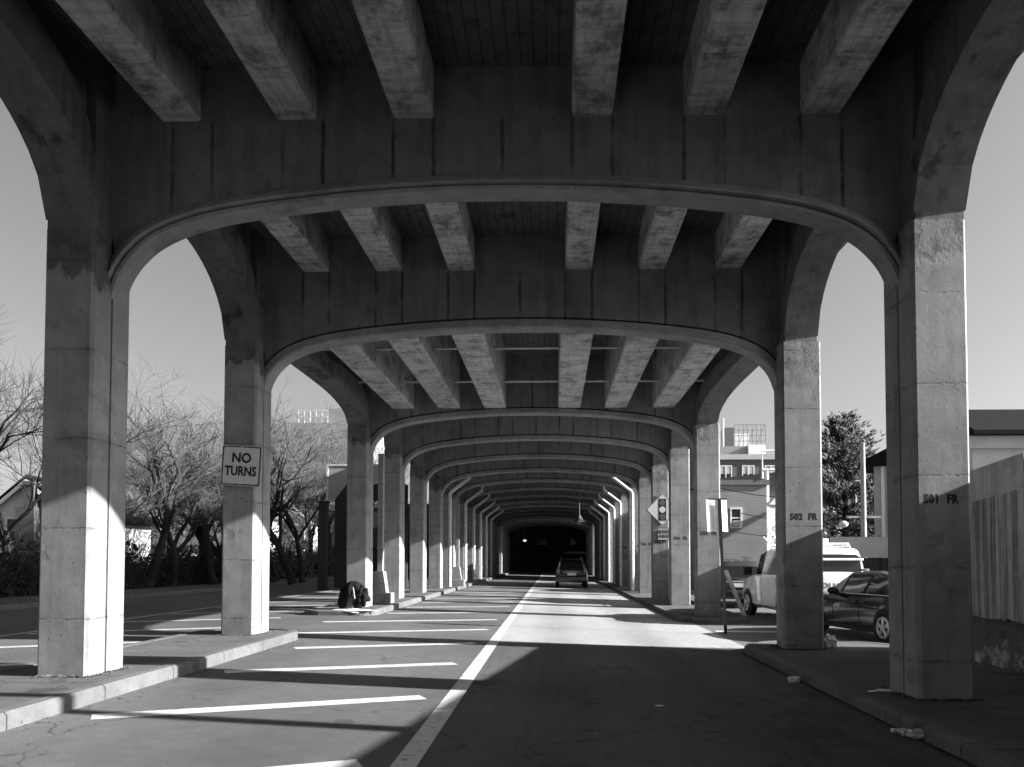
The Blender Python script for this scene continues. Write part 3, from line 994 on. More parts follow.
def vehicle(name, label, cat, paint, loc, heading, st, glass_side, glass_top, wheels, wr, extra=None, group=None):
    """st: (x, zb, zbelt, zroof, wb, wbelt, wroof)"""
    t = thing(name, label, cat, loc, heading, group)
    rings = []
    for (x, zb, zl, zr, wb, wl_, wr_) in st:
        L = [(wb*.90, zb), (wb, zb+.10), (wl_*1.015, lerp(zb, zl, .55)), (wl_*1.0, zl-.05), (wl_*.965, zl), (wr_, zr-.06), (wr_*.86, zr), (wr_*.35, zr+.015)]
        rings.append([(x, y, z) for y, z in L] + [(x, -y, z) for y, z in L[::-1]])
    n = len(rings[0])
    allv = [p for r in rings for p in r]
    body, glass = [], []
    for i in range(len(rings)-1):
        for k in range(n-1):
            f = (i*n+k, i*n+k+1, (i+1)*n+k+1, (i+1)*n+k)
            g = (i in glass_side and k in (4, n-6)) or (i in glass_top and 4 < k < n-6) 
            if i in glass_top and k in (4, n-6) and glass_top[i]: g = False
            (glass if g else body).append(f)
    for r0 in (0, (len(rings)-1)*n): body.append(tuple(range(r0, r0+n)) if r0 else tuple(range(n))[::-1])
    # underside
    for i in range(len(rings)-1): body.append((i*n, (i+1)*n, (i+1)*n+n-1, i*n+n-1))
    def sub(fs):
        used = sorted({i for f in fs for i in f}); mp = {u: k for k, u in enumerate(used)}
        return MB().add([allv[u] for u in used], [tuple(mp[i] for i in f) for f in fs])
    bo = sub(body).build('body', M[paint], t, world=False, smooth=True, angle=32)
    sub(glass).build('windows', M['glass'], t, world=False, smooth=True, angle=20)
    for (x, y) in wheels:
        for s in (1, -1):
            m = MB().lathe([(wr*1.16, -.11), (wr*1.16, .008)] if s > 0 else [(wr*1.16, -.008), (wr*1.16, .11)], (x, s*(y+.012), wr*1.02), 'y', 28)
            m.build('wheel_arch', M['trim'], t, world=False)
            wheel(t, x, s*(y-.085), wr, .215, s)
    return t

# dark sedan parked just right of the columns, nose away from us
sed = [(-2.32,.42,.80,.86,.70,.72,.50),(-2.25,.28,.98,1.06,.82,.80,.58),(-1.75,.24,1.02,1.12,.89,.88,.60),(-1.15,.22,1.00,1.37,.90,.90,.60),(-.62,.22,.985,1.455,.90,.905,.60),
       (-.50,.22,.98,1.465,.90,.905,.60),(.28,.22,.96,1.46,.90,.905,.61),(.36,.22,.955,1.45,.90,.905,.61),(.75,.22,.945,1.28,.90,.90,.63),(1.22,.23,.93,.99,.90,.89,.70),(1.85,.24,.85,.90,.88,.85,.66),(2.22,.28,.72,.76,.82,.78,.55),(2.36,.36,.60,.63,.66,.62,.4)]
rear = Vector((6.86, 16.15))            # rear left wheel
hd = math.atan2(.985, -.17)
base = rear - Vector((math.cos(hd), math.sin(hd)))*(-1.38) - Vector((-math.sin(hd), math.cos(hd)))*.80
sd = vehicle('parked_sedan', 'glossy black sedan parked behind column 501, its rear wheel showing', 'car', 'blackcar', (base.x, base.y, gz(3.8)-.002), hd, sed,
             {3,4,6,7}|{2,8}, {2:1, 3:1, 8:1, 7:1}, [(-1.38,.90),(1.38,.90)], .335)
m = MB()
m.blob((.40,1.02,1.03), (.09,.13,.085), 3, .05); m.box(.36,.42,.86,.98,.94,.99)
m.build('mirror', M['trim'], sd, world=False)
m = MB(); m.box(.62,.80,-.90,-1.10,.93,1.06,.03); m.build('mirror', M['trim'], sd, world=False)
m = MB(); m.box(-1.0,1.0,.895,.925,.20,.30,.01); m.build('sill', M['trim'], sd, world=False)
m = MB()
for xx in (-.45,.62): m.box(xx, xx+.006, .915, .921, .34, .93)
m.build('door_gap', M['trim'], sd, world=False)
m = MB(); m.box(-.35,-.15,.918,.945,.80,.825,.008); m.box(.72-1.45,.92-1.45+.0,.918,.945,.81,.835,.008); m.build('door_handle', M['blackcar'], sd, world=False)
m = MB(); m.box(-1.6,1.0,.905,.914,.985,.998); m.build('chrome_strip', M['rim'], sd, world=False)
for s in (1,-1):
    m = MB(); m.box(-2.30,-2.0,s*.55,s*.80,.74,.90,.03); m.build('tail_lamp', M['lampred'], sd, world=False)

# white police van farther along, nose away
van = [(-2.62,.45,1.28,1.40,.86,.88,.80),(-2.55,.34,1.29,1.86,.95,.95,.80),(-2.38,.32,1.30,2.03,.97,.98,.80),(-1.25,.30,1.30,2.07,.98,1.0,.80),(-1.12,.30,1.30,2.07,.98,1.0,.80),(.10,.30,1.30,2.06,.98,1.0,.80),(.22,.30,1.30,2.05,.98,1.0,.80),
       (.85,.30,1.28,1.94,.98,1.0,.79),(1.45,.30,1.22,1.30,.97,.98,.80),(2.15,.32,1.12,1.18,.95,.95,.78),(2.48,.36,.95,1.0,.90,.90,.66),(2.58,.44,.7,.74,.74,.74,.5)]
hv = R(92)
pv = vehicle('police_van', 'tall white police vehicle parked ahead of the black sedan', 'van', 'whitecar', (7.18, 23.2, gz(3.8)-.002), hv, van, {2,4,6,7}, {0:1, 7:1}, [(-1.62,.985),(1.62,.985)], .385)
tm = Matrix(((0,0,-1,0),(-1,0,0,0),(0,1,0,0),(0,0,0,1)))
m = MB().box(-2.68,-2.55,-.80,.80,.62,1.36,.04); tg = m.build('tailgate', M['whitecar'], pv, world=False, smooth=True)
text('lettering', 'POLICE', .19, M['midgrey'], tg, (-2.684, .02, 1.05), bold=.004, depth=.003, mtx=tm, world=False, spacing=1.25)
m = MB().box(-2.70,-2.45,-.93,.93,.36,.60,.05); m.build('bumper', M['whitecar'], pv, world=False, smooth=True)
for s in (1,-1):
    m = MB().box(-2.67,-2.40,s*.80,s*.985,.80,1.50,.03); m.build('tail_lamp', M['lampred'], pv, world=False, smooth=True)
    m = MB().box(1.05,1.22,s*1.0,s*1.26,1.26,1.52,.04); m.build('mirror', M['trim'], pv, world=False)
m = MB()
for yy in (-.62,.62): m.tube([(-2.2,yy,2.10),(.3,yy,2.12)], .025, 6)
for xx in (-2.1,-1.0,.1): m.tube([(xx,-.72,2.02),(xx,-.68,2.16),(xx,.68,2.16),(xx,.72,2.02)], .025, 6)
m.tube([(.3,.62,2.12),(.62,.78,2.42)], .025, 6)
m.build('roof_rack', M['white'], pv, world=False)
m = MB().box(-2.66,-2.52,-.84,.84,1.70,1.77,.02); m.build('spoiler', M['whitecar'], pv, world=False)
m = MB().box(-1.0,-.55,-.58,.58,2.20,2.34,.04); m.build('light_bar', M['lampclear'], pv, world=False)
m = MB(); 
for xx in (-1.18,.16): m.box(xx, xx+.008, 1.004, 1.011, .38, 1.22)
m.build('door_gap', M['trim'], pv, world=False)

# dark suv ahead of the van
suv = [(-2.30,.46,1.00,1.08,.80,.82,.72),(-2.24,.34,1.04,1.50,.90,.88,.66),(-2.02,.32,1.05,1.68,.92,.92,.70),(-1.1,.30,1.04,1.75,.93,.93,.71),(-1.0,.30,1.04,1.75,.93,.93,.71),(-.05,.30,1.03,1.75,.93,.93,.71),(.05,.30,1.03,1.74,.93,.93,.71),(.75,.30,1.02,1.60,.93,.92,.71),(1.25,.30,1.0,1.08,.92,.91,.74),(1.95,.32,.92,.97,.90,.88,.68),(2.2,.38,.76,.8,.8,.78,.55),(2.26,.46,.62,.66,.6,.6,.4)]
def make_suv(nm, label, loc, hd, group=None, paint='greycar'):
    t = vehicle(nm, label, 'car', paint, loc, hd, suv, {2,4,6,7}, {0:1, 7:1}, [(-1.4,.925),(1.4,.925)], .36)
    for s in (1,-1):
        m = MB().box(-2.33,-2.05,s*.70,s*.90,.86,1.16,.03); m.build('tail_lamp', M['lampred'], t, world=False, smooth=True)
        m = MB().box(.72,.88,s*.93,s*1.14,1.04,1.22,.03); m.build('mirror', M['trim'], t, world=False)
    m = MB().box(-2.40,-2.2,-.86,.86,.42,.66,.05); m.build('bumper', M['midgrey' if nm == 'driving_car' else 'trim'], t, world=False, smooth=True)
    m = MB().box(-2.325,-2.28,-.26,.26,.76,.90,.006); m.build('licence_plate', M['plate'], t, world=False)
    m = MB().box(-2.33,-2.28,-.50,.50,.945,.985,.006); m.build('trim_bar', M['rim'], t, world=False)
    m = MB()
    for yy in (-.62,.62): m.tube([(-1.8,yy,1.80),(.3,yy,1.82)], .022, 6)
    m.build('roof_rail', M['rim'], t, world=False)
    return t
make_suv('parked_suv', 'dark grey suv parked beyond the white police vehicle', (6.72, 30.2, gz(3.8)-.002), R(88))
make_suv('driving_car', 'dark car seen from behind in the lane deep under the viaduct', (1.10, 48.6, gz(1.10)), R(90), paint='blackcar')

make_suv('parked_car', 'pale parked car seen through the trunk arch beyond the verge', (-25.4, 55, .28), R(80), paint='whitecar')
make_suv('parked_car', 'dark parked car in front of the gabled house at the far left', (-27.6, 41.5, .28), R(8))
# grit and dead leaves gathered along the kerbs
rl = random.Random(77)
gm = MB()
for k in range(2600):
    side = rl.random()
    if side < .50: x = 3.49 - abs(rl.gauss(0, .22)); y = rl.uniform(4, 30); z = gz(x)+.003
    elif side < .70: x = -4.82 + abs(rl.gauss(0, .16)); y = rl.uniform(4, 40); z = gz(x)+.003
    elif side < .85: x = rl.uniform(3.75, 6.5); y = rl.uniform(6, 15); z = KR-.004
    else: x = rl.uniform(-6.6, -5.1); y = rl.uniform(6, 15); z = KL-.004
    if 15.4 < y < 21.2: continue
    s_ = rl.uniform(.006, .028)*(1.5 if rl.random() < .1 else 1)
    a_ = rl.uniform(0, 6.28)
    vs = []
    for q in range(5): vs.append((x+s_*math.cos(a_+q*1.256)*rl.uniform(.5,1), y+s_*math.sin(a_+q*1.256)*rl.uniform(.5,1), z+rl.uniform(0,.35)*s_))
    gm.add(vs, [(0,1,2,3,4)])
for (xa, xb, ya, zz, nn) in ((4.1, 4.85, 8.98, KR, 260), (4.1, 4.85, 14.02, KR, 200), (-6.05, -5.38, 8.98, KL, 160), (-6.05, -5.38, 14.02, KL, 120)):
    for k in range(nn):
        if rl.random() < .6: x, y = rl.uniform(xa, xb), ya - abs(rl.gauss(0, .05))
        else: x, y = (xa-abs(rl.gauss(0, .05)) if xa > 0 else xb+abs(rl.gauss(0,.05))), rl.uniform(ya, ya+.8)
        s_ = rl.uniform(.008, .03); a_ = rl.uniform(0, 6.28)
        gm.add([(x+s_*math.cos(a_+q*1.256)*rl.uniform(.5,1), y+s_*math.sin(a_+q*1.256)*rl.uniform(.5,1), zz-.004+rl.uniform(0,.8)*s_) for q in range(5)], [(0,1,2,3,4)])
tag(gm.build('gutter_grit', M['walk']), kind='stuff')
tag(MB().tube([(-60, 60, 12.2), (-45, 56, 11.0), (-30, 52, 10.4), (-18, 49, 10.6)], .025, 5).build('power_line', M['wire']), 'thin cable crossing the sky above the gabled house at the far left', 'cable')

# ------------------------------------------------------------------ buildings
def window(par, m_frame, m_glass, cx, cz, w, h, y, proud=.06, mull=True, rotloc=None, mats=None):
    """window on a wall facing -Y at plane y (world, in the parent's unrotated frame)"""
    fr = MB()
    b = .09
    fr.box(cx-w/2-b, cx-w/2, y-proud, y+.02, cz-h/2-b, cz+h/2+b)
    fr.box(cx+w/2, cx+w/2+b, y-proud, y+.02, cz-h/2-b, cz+h/2+b)
    fr.box(cx-w/2, cx+w/2, y-proud, y+.02, cz+h/2, cz+h/2+b)
    fr.box(cx-w/2, cx+w/2, y-proud-.03, y+.02, cz-h/2-b, cz-h/2)
    if mull: fr.box(cx-w/2, cx+w/2, y-proud+.015, y+.02, cz-.03, cz+.03)
    f = fr.build('window', m_frame, par, world=rotloc is None)
    g = MB().box(cx-w/2, cx+w/2, y-.012, y+.01, cz-h/2, cz+h/2)
    g.build('pane', m_glass, f, world=rotloc is None)
    return f

# grey clapboard house, grazing light, with a window and an air conditioner
hb = thing('grey_house', 'dark grey clapboard house with a single window and air conditioner beyond the parking lot', 'house', (10.6, 45, G_R))
m = MB().box(8.6, 12.25, 45, 55, -.2, EYE+4.35); m.build('wall', M['siding'], hb)
m = MB().prism([(8.4, EYE+4.35), (12.45, EYE+4.35), (12.4, EYE+4.65), (8.4, EYE+4.25+.35)], 'y', 44.9, 55.1); m.build('roof', M['roofgrey'], hb)
window(hb, M['white'], M['glass'], 10.5, EYE+2.45, .5, 1.0, 45)
m = MB().box(10.27, 10.73, 44.72, 44.92, EYE+1.95, EYE+2.28, .02); m.build('air_conditioner', M['steel'], hb)
m = MB().tube([(12.0, 44.9, EYE+4.7),(12.0, 44.9, EYE+6.3),(14.6, 44.9, EYE+6.3),(14.6,44.9,EYE+4.7)], .06, 6)
m.tube([(12.0,44.9,EYE+5.2),(14.6,44.9,EYE+5.2)], .06, 6); m.tube([(13.3,44.9,EYE+4.7),(13.3,44.9,EYE+6.3)], .06, 6)
m.tube([(8.9,44.95,EYE+4.7),(8.9,44.95,EYE+5.5)], .08, 6)
m.build('roof_railing', M['white'], hb)

# white house turned to the sun
hwt = thing('white_house', 'sunlit white clapboard house with paired windows beside the grey house', 'house', (12.6, 46.2, G_R), R(38))
m = MB().box(0, 6.5, 0, 7, -.2, 5.0); m.build('wall', M['sidingwhite'], hwt, world=False)
m = MB().prism([(-.3, 4.98), (6.8, 4.98), (3.25, 7.3)], 'y', -.35, 7.3); m.build('roof', M['roofgrey'], hwt, world=False)
for cx in (1.2, 2.35, 4.6):
    for cz in (1.9, 4.0):
        window(hwt, M['white'], M['glass'], cx, cz, .7, 1.35, 0, rotloc=True)
m = MB().box(-.1, .05, -.12, .1, 0, 7.0); m.build('corner_board', M['white'], hwt, world=False)

# three storey brick block behind
bk = thing('brick_apartment_block', 'brown brick apartment block with rooftop lattice frame beyond the grey house', 'building', (20, 85, G_R))
m = MB().box(12, 42, 82, 98, -.2, 12.2); m.build('wall', M['brick'], bk)
m = MB().box(11.8, 42.2, 81.8, 98.2, 12.2, 12.75); m.build('cornice', M['stucco'], bk)
for k in range(9):
    for cz in (10.75, 7.5, 4.2):
        cx = 13.4 + 2.35*k
        f = window(bk, M['white'], M['glass'], cx, cz, 1.1, 1.5, 82, mull=False)
        q = MB().box(cx-.54, cx+.54, 81.96, 81.985, cz-.05, cz+.74); q.build('blind', M['stucco'], f)
        q = MB().box(cx-.05, cx+.05, 81.93, 81.955, cz-.75, cz+.75); q.build('mullion', M['white'], f)
m = MB().box(12.5, 20.8, 84, 92, 12.75, 13.9); m.build('penthouse', M['brickfar'], bk)
m = MB().box(18.75, 19.7, 85, 87, 13.9, 16.1); m.build('lift_tower', M['brick'], bk)
m = MB().box(20.9, 22.7, 83.5, 85, 12.75, 14.0); m.build('roof_hut', M['white'], bk)
m = MB().box(19.85, 21.6, 86, 86.3, 13.95, 15.6); m.build('roof_sign', M['white'], bk)
m = MB()
for k in range(8): m.tube([(19.9+k*.48, 85.6, 12.8), (19.9+k*.48, 85.6, 16.5)], .035, 4)
for k in range(5): m.tube([(19.9, 85.6, 14.1+k*.6), (23.26, 85.6, 14.1+k*.6)], .035, 4)
for k in range(3): m.tube([(20.1+k, 85.6, 13.8), (21.2+k, 85.6, 16.5)], .03, 4)
m.build('lattice_frame', M['roofgrey'], bk)
m = MB().tube([(18.5,85,12.7),(18.5,85,17.1)], .12, 8); m.build('flue', M['pipe'], bk)

# house with brown roof behind the retaining wall
hr = thing('roofed_building', 'pale low building with a dark shingle roof rising behind the retaining wall', 'building', (18, 30, G_R))
m = MB().box(15.2, 34, 28.5, 31.3, -.2, EYE+4.55); m.build('wall', M['stucco'], hr)
m = MB().prism([(28.0, EYE+4.50), (28.0, EYE+4.66), (29.9, EYE+5.75), (31.8, EYE+4.66), (31.8, EYE+4.50)], 'x', 15.0, 34.4); m.build('roof', M['roof'], hr)
m = MB().box(15.0, 34.2, 28.3, 28.52, EYE+4.05, EYE+4.49); m.build('eave_board', M['stucco'], hr)
window(hr, M['stucco'], M['glass'], 16.9, EYE+2.8, .55, .7, 28.5, mull=False)

# house edge behind column 501's left
he = thing('stucco_house', 'pale house with dark eave and corner downpipe beside the evergreen', 'house', (16.75, 41, G_R), R(-25))
m = MB().box(0, 7, 0, 3, -.1, 6.7); m.build('wall', M['stucco'], he, world=False)
m = MB().prism([(-.7, 6.62), (7.7, 6.62), (7.5, 6.85), (3.5, 8.9), (-.7, 6.78)], 'y', -.6, 3.5); m.build('roof', M['roof'], he, world=False)
m = MB().box(.35, .5, -.14, -.01, 0, 6.6); m.build('downpipe', M['white'], he, world=False)
m = MB().box(1.4, 2.1, 1.5, 2.3, 7.2, 9.6); m.build('chimney', M['brick'], he, world=False)

# fence across the parking lot
fn = thing('board_fence', 'solid grey board fence at the back of the parking lot', 'fence', (13.5, 31, G_R))
m = MB()
for k in range(24):
    x = 10.9 + k*.165
    m.box(x, x+.15, 31, 31.03, 0, 1.72)
m.build('lower_panel', M['stuccodark'], fn)
m = MB().box(10.9, 14.9, 30.99, 31.05, 1.73, 2.55); m.build('upper_panel', M['stucco'], fn)
for k in range(3):
    m = MB().box(10.85+k*1.97, 10.98+k*1.97, 31.06, 31.18, G_R, 2.6); m.build('post', M['wood'], fn)

# dark blocks added to keep sun and sky off the far end of the viaduct
fb = thing('dark_end_wall', 'dark wall added as the unlit far end of the viaduct', 'building', (0, 104, 0))  # added dark wall, stands in for the darkness deep under the viaduct
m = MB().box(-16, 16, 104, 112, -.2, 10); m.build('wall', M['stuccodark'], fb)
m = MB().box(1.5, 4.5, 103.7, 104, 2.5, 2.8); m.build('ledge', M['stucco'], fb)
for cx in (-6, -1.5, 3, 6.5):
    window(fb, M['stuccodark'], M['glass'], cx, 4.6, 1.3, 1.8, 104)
wr = thing('sun_block', 'tall plain block added to shade the far columns, nearer of the two', 'building', (12, 85, G_R))  # added block, keeps the sun off the far columns
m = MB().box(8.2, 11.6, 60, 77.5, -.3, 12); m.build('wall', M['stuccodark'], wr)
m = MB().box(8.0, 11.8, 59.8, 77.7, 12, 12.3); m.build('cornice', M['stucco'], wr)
wr2 = thing('sun_block', 'second dark block added to shade the far end of the viaduct, behind the first', 'building', (12, 100, G_R))  # added block, keeps the sun off the last bays
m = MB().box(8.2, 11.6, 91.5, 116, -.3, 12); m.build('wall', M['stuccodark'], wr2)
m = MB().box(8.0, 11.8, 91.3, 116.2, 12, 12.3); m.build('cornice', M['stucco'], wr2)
wl2 = thing('sky_block', 'low dark block added to hide the sky left of the far columns', 'building', (-17, 88, 0))  # added block, closes off bright sky between the far left columns
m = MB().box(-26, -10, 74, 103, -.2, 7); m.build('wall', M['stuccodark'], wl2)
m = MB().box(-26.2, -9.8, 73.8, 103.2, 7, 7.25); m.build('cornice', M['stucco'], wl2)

# left side houses
def house(nm, label, x0, x1, y, d, eave, ridge, wall, roof, wins, axis='y', chim=None, porch=False):
    t = thing(nm, label, 'house', ((x0+x1)/2, y, .3))
    m = MB().box(x0, x1, y, y+d, .1, eave); m.build('wall', M[wall], t)
    xm = (x0+x1)/2
    if axis == 'y':     # gable faces us
        g = MB().prism([(x0, eave), (x1, eave), (xm, ridge)], 'y', y+.01, y+d-.01); g.build('gable', M[wall], t)
        r = MB()
        e = .45
        k = (ridge-eave)/(xm-x0)
        r.prism([(x0-e, eave-e*k), (xm, ridge), (xm, ridge+.22), (x0-e, eave-e*k+.22)], 'y', y-.4, y+d+.4)
        r.prism([(x1+e, eave-e*k), (xm, ridge+.001), (xm, ridge+.22), (x1+e, eave-e*k+.22)], 'y', y-.4, y+d+.4)
        r.build('roof', M[roof], t)
        b = MB()
        b.prism([(x0-e, eave-e*k-.02), (xm, ridge-.02), (xm, ridge-.28), (x0-e, eave-e*k-.28)], 'y', y-.43, y-.38)
        b.prism([(x1+e, eave-e*k-.02), (xm, ridge-.02), (xm, ridge-.28), (x1+e, eave-e*k-.28)], 'y', y-.43, y-.38)
        b.build('barge_board', M['white'], t)
    else:
        r = MB().prism([(y-.5, eave-.1), (y+d/2, ridge), (y+d+.5, eave-.1)], 'x', x0-.4, x1+.4); r.build('roof', M[roof], t)
    for cx, cz, w, h in wins: window(t, M['white'], M['glass'], cx, cz, w, h, y)
    if chim:
        cx, cy, ct = chim
        c = MB().box(cx-.45, cx+.45, cy-.4, cy+.4, eave-1, ct); c.box(cx-.52, cx+.52, cy-.47, cy+.47, ct, ct+.25)
        c.build('chimney', M['brick'], t)
    if porch:
        p = MB().prism([(y-2.4, eave*.48), (y, eave*.62), (y, eave*.62+.2), (y-2.4, eave*.48+.15)], 'x', x0-.2, x1+.2); p.build('porch_roof', M[roof], t)
        for k in range(4):
            xx = lerp(x0, x1, k/3)
            q = MB().box(xx-.09, xx+.09, y-2.3, y-2.1, .2, eave*.48); q.build('porch_post', M['white'], t)
    return t
house('gabled_house', 'white gabled house with dark roof and tall brick chimney at the far left edge', -33.2, -28.2, 45, 9, 4.3, 6.4, 'sidingwhite', 'roof', [(-31.6,3.4,.8,1.3),(-30.0,3.4,.8,1.3),(-31.6,1.6,.9,1.2)], chim=None)
gh = bpy.data.objects['gabled_house']
m = MB().box(-31.0, -29.9, 44.2, 45, .2, 4.7); m.box(-30.6, -30.0, 44.3, 44.9, 4.7, 6.0); m.box(-30.68, -29.92, 44.22, 44.98, 6.0, 6.2); m.build('chimney', M['brick'], gh)
house('pale_house', 'pale house with many windows seen through the arching tree trunks', -31.5, -25.0, 62, 9, 5.6, 8.0, 'sidingwhite', 'roofgrey', [(-30.2,4.4,1,1.5),(-28.2,4.4,1,1.5),(-26.4,4.4,1,1.5),(-30.2,1.9,1,1.5),(-26.6,1.9,1,1.5)], porch=True)
house('porch_house', 'grey house with a front porch behind the trees right of the sign', -27.5, -22.5, 72, 9, 5.4, 7.6, 'siding', 'roof', [(-26.5,4.2,.9,1.4),(-23.6,4.2,.9,1.4),(-26.5,1.6,.9,1.4)], porch=True)
house('second_porch_house', 'narrow white porch house just left of the dark posts', -21.6, -17.4, 76, 9, 5.6, 7.8, 'sidingwhite', 'roof', [(-20.6,4.4,.9,1.4),(-18.4,4.4,.9,1.4),(-20.6,1.6,.9,1.4)], porch=True)
bt2 = thing('distant_block', 'hazy brick apartment block with roof tanks far behind the bare trees', 'building', (-50, 170, 0))
m = MB().box(-58, -40, 170, 185, -.3, 32.0); m.build('wall', M['brickfar'], bt2)
m = MB().box(-50, -41, 172, 180, 32, 35.5); m.build('penthouse', M['brickfar'], bt2)
m = MB()
for k in range(6): m.tube([(-56.5+k*1.3, 171, 32), (-56.5+k*1.3, 171, 35)], .1, 4)
m.tube([(-56.5,171,35),(-50,171,35)], .1, 4); m.tube([(-56.5,171,33.6),(-50,171,33.6)], .1, 4)
m.build('roof_frame', M['pipe'], bt2)
for cx in (-56,-52.5,-49,-45.5,-42):
    for cz in (29.5, 25.8, 22.1): window(bt2, M['brickfar'], M['brick'], cx, cz, 1.5, 1.8, 170)

# dark concrete posts and screen on the left
dp = thing('concrete_post', 'tall dark square post standing among the bare trees left of the third column', 'post', (-11.5, 39, G_L))
m = MB().box(-11.78, -11.35, 38.8, 39.2, G_L, EYE+2.9, .03); m.build('shaft', M['stuccodark'], dp)
m = MB().box(-11.82, -11.31, 38.76, 39.24, EYE+2.9, EYE+3.0, .02); m.build('cap', M['stuccodark'], dp)
df = thing('portal_frame', 'massive dark portal frame with a haunched top beside the tall post', 'frame', (-11, 42, G_L))
m = MB()
m.prism([(-11.85,G_L),(-10.75,G_L),(-10.75,EYE+2.6),(-10.2,EYE+3.3),(-8.0,EYE+3.3),(-8.0,EYE+4.15),(-11.2,EYE+4.15),(-11.85,EYE+3.3)], 'y', 42, 42.8)
m.build('frame', M['stuccodark'], df)
m = MB().box(-8.9,-8.0,42,42.8,G_L,EYE+3.28); m.build('leg', M['stuccodark'], df)
bs = thing('mesh_screen', 'grey screen panel in a thin pale frame above the dark portal frame', 'screen', (-12, 44.5, G_L))
m = MB().box(-12.95, -9.0, 44.5, 44.53, EYE+3.4, EYE+5.45); m.build('panel', M['signgrey'], bs)
m = MB().box(-13.05,-12.95,44.46,44.56,G_L,EYE+5.55); m.box(-12.95,-8.9,44.46,44.56,EYE+5.45,EYE+5.55); m.tube([(-13,44.44,EYE+3.3),(-9,44.44,EYE+4.9)], .04, 5)
m.build('frame', M['pipe'], bs)

# fence along the verge
vf = thing('verge_fence', 'low dark iron fence along the verge under the bare trees', 'fence', (-20.3, 40, .3))
m = MB()
for k in range(2): m.tube([(-20.2, 18, .5+k*.8), (-20.2, 72, .5+k*.8)], .02, 4)
for k in range(180): m.tube([(-20.2, 18+k*.3, .28), (-20.2, 18+k*.3, 1.45)], .012, 4)
m.build('railing', M['dark'], vf)
for k in range(19):
    m = MB().box(-20.25,-20.13, 17.95+k*3, 18.07+k*3, .27, 1.6); m.build('post', M['dark'], vf)

# pole and wires on the right
p2 = thing('telegraph_pole', 'pale telegraph pole standing in front of the evergreen', 'utility pole', (15.0, 38, G_R))
m = MB().tube([(15,38,G_R-.1),(15,38,EYE+5.7)], [.15,.11], 12); m.build('shaft', M['pole'], p2, smooth=True)
m = MB().box(14.2,15.8,37.9,38.02,EYE+2.05,EYE+2.15); m.build('crossarm', M['pole'], p2)
m = MB().blob((14.0,37.9,EYE+1.75), (.22,.2,.16), 4, .1); m.build('lamp_head', M['white'], p2, smooth=True)
for k, (za, zb) in enumerate(((2.10, 3.2), (1.65, 1.9), (3.4, 4.3))):
    pts = []
    for q in range(21):
        u = q/20
        pts.append((lerp(15, 9.0, u), lerp(38, 44.8, u), EYE+lerp(za, zb, u) - .5*math.sin(PI*u)))
    tag(MB().tube(pts, .018, 5).build('power_line', M['wire']), ['sagging cable from the pole crossarm to the grey house, middle one', 'lowest sagging cable from the pole to the grey house', 'highest sagging cable from the pole to the grey house'][k], 'cable')

# ------------------------------------------------------------------ trees
def bare_tree(label, x, y, z, h, lean, seed, mat='bark', trunk_r=.22, fork=.35, depth=5, spread=.8, name='bare_tree'):
    rnd = random.Random(seed)
    t = thing(name, label, 'tree', (x, y, z), 0, 'bare winter trees on the left verge')
    trunk, crown, twigs = MB(), MB(), MB()
    def rv(): return Vector((rnd.uniform(-1,1), rnd.uniform(-1,1), rnd.uniform(-1,1)))
    def grow(p, d, L, r, dep):
        n = 4 if dep > 2 else 3
        pts, rad = [p.copy()], [r]
        q = p.copy(); dd = d.normalized()
        for k in range(n):
            dd = (dd + rv()*.20 + Vector((0,0,.07 if dep < depth else .02))).normalized()
            q = q + dd*L/n
            pts.append(q.copy()); rad.append(r*(1-.45*(k+1)/n))
        (crown if dep > 1 else twigs).tube(pts, rad, 6 if dep > 3 else (4 if dep > 1 else 3), caps=False)
        if dep == 0: return
        kids = (4 if dep > 3 else 5) if dep > 1 else 7
        for c in range(kids):
            u = rnd.uniform(.25, 1.0) if c else 1.0
            idx = min(int(u*n), n-1); fr_ = u*n-idx
            pp = pts[idx].lerp(pts[idx+1], min(fr_, 1))
            ax = rv(); ax = (ax - dd*ax.dot(dd)).normalized()
            nd = (dd + ax*rnd.uniform(.45, 1.1)*spread).normalized()
            if nd.z < -.2: nd.z *= -.3
            grow(pp, nd, L*rnd.uniform(.52, .80), max(rad[idx]*rnd.uniform(.45,.65), .006), dep-1)
    # trunk
    p = Vector((x, y, z)); d = Vector(lean).normalized()
    pts, rad = [p.copy()], [trunk_r*1.25]
    q = p.copy()
    TL = h*fork
    for k in range(6):
        d = (d + rv()*.10 + Vector((0,0,.04))).normalized()
        q = q + d*TL/6; pts.append(q.copy()); rad.append(trunk_r*(1-.07*k))
    trunk.tube(pts, rad, 10, caps=False)
    for c in range(4):
        ax = rv(); ax = (ax-d*ax.dot(d)).normalized()
        grow(q if c < 2 else pts[4].lerp(pts[5], rnd.random()), (d+ax*rnd.uniform(.4,.9)).normalized(), h*.36*rnd.uniform(.8,1.1), trunk_r*.55, depth-1)
    trunk.build('trunk', M['barkdark'], t, smooth=True, angle=60)
    crown.build('limbs', M['barkdark'], t, smooth=True, angle=60)
    twigs.build('twigs', M[mat], t)
    return t
GV = .30
T_ = bare_tree
T_('bare tree at the left edge with low branches reaching towards the near left column', -17.8, 22, GV, 9.0, (.15,.0,1), 5, 'barkdark', .26, .34, spread=1.0)
T_('dark leaning bare tree whose trunk tilts right, left half of an arch of trunks', -19.8, 37.5, GV, 9.4, (.50,.0,1), 12, 'bark', .22, .42, spread=1.15)
T_('short forked bare tree standing in the middle of the trunk arch', -19.7, 40, GV, 8.4, (.05,.0,1), 23, 'bark', .22, .24, spread=1.1)
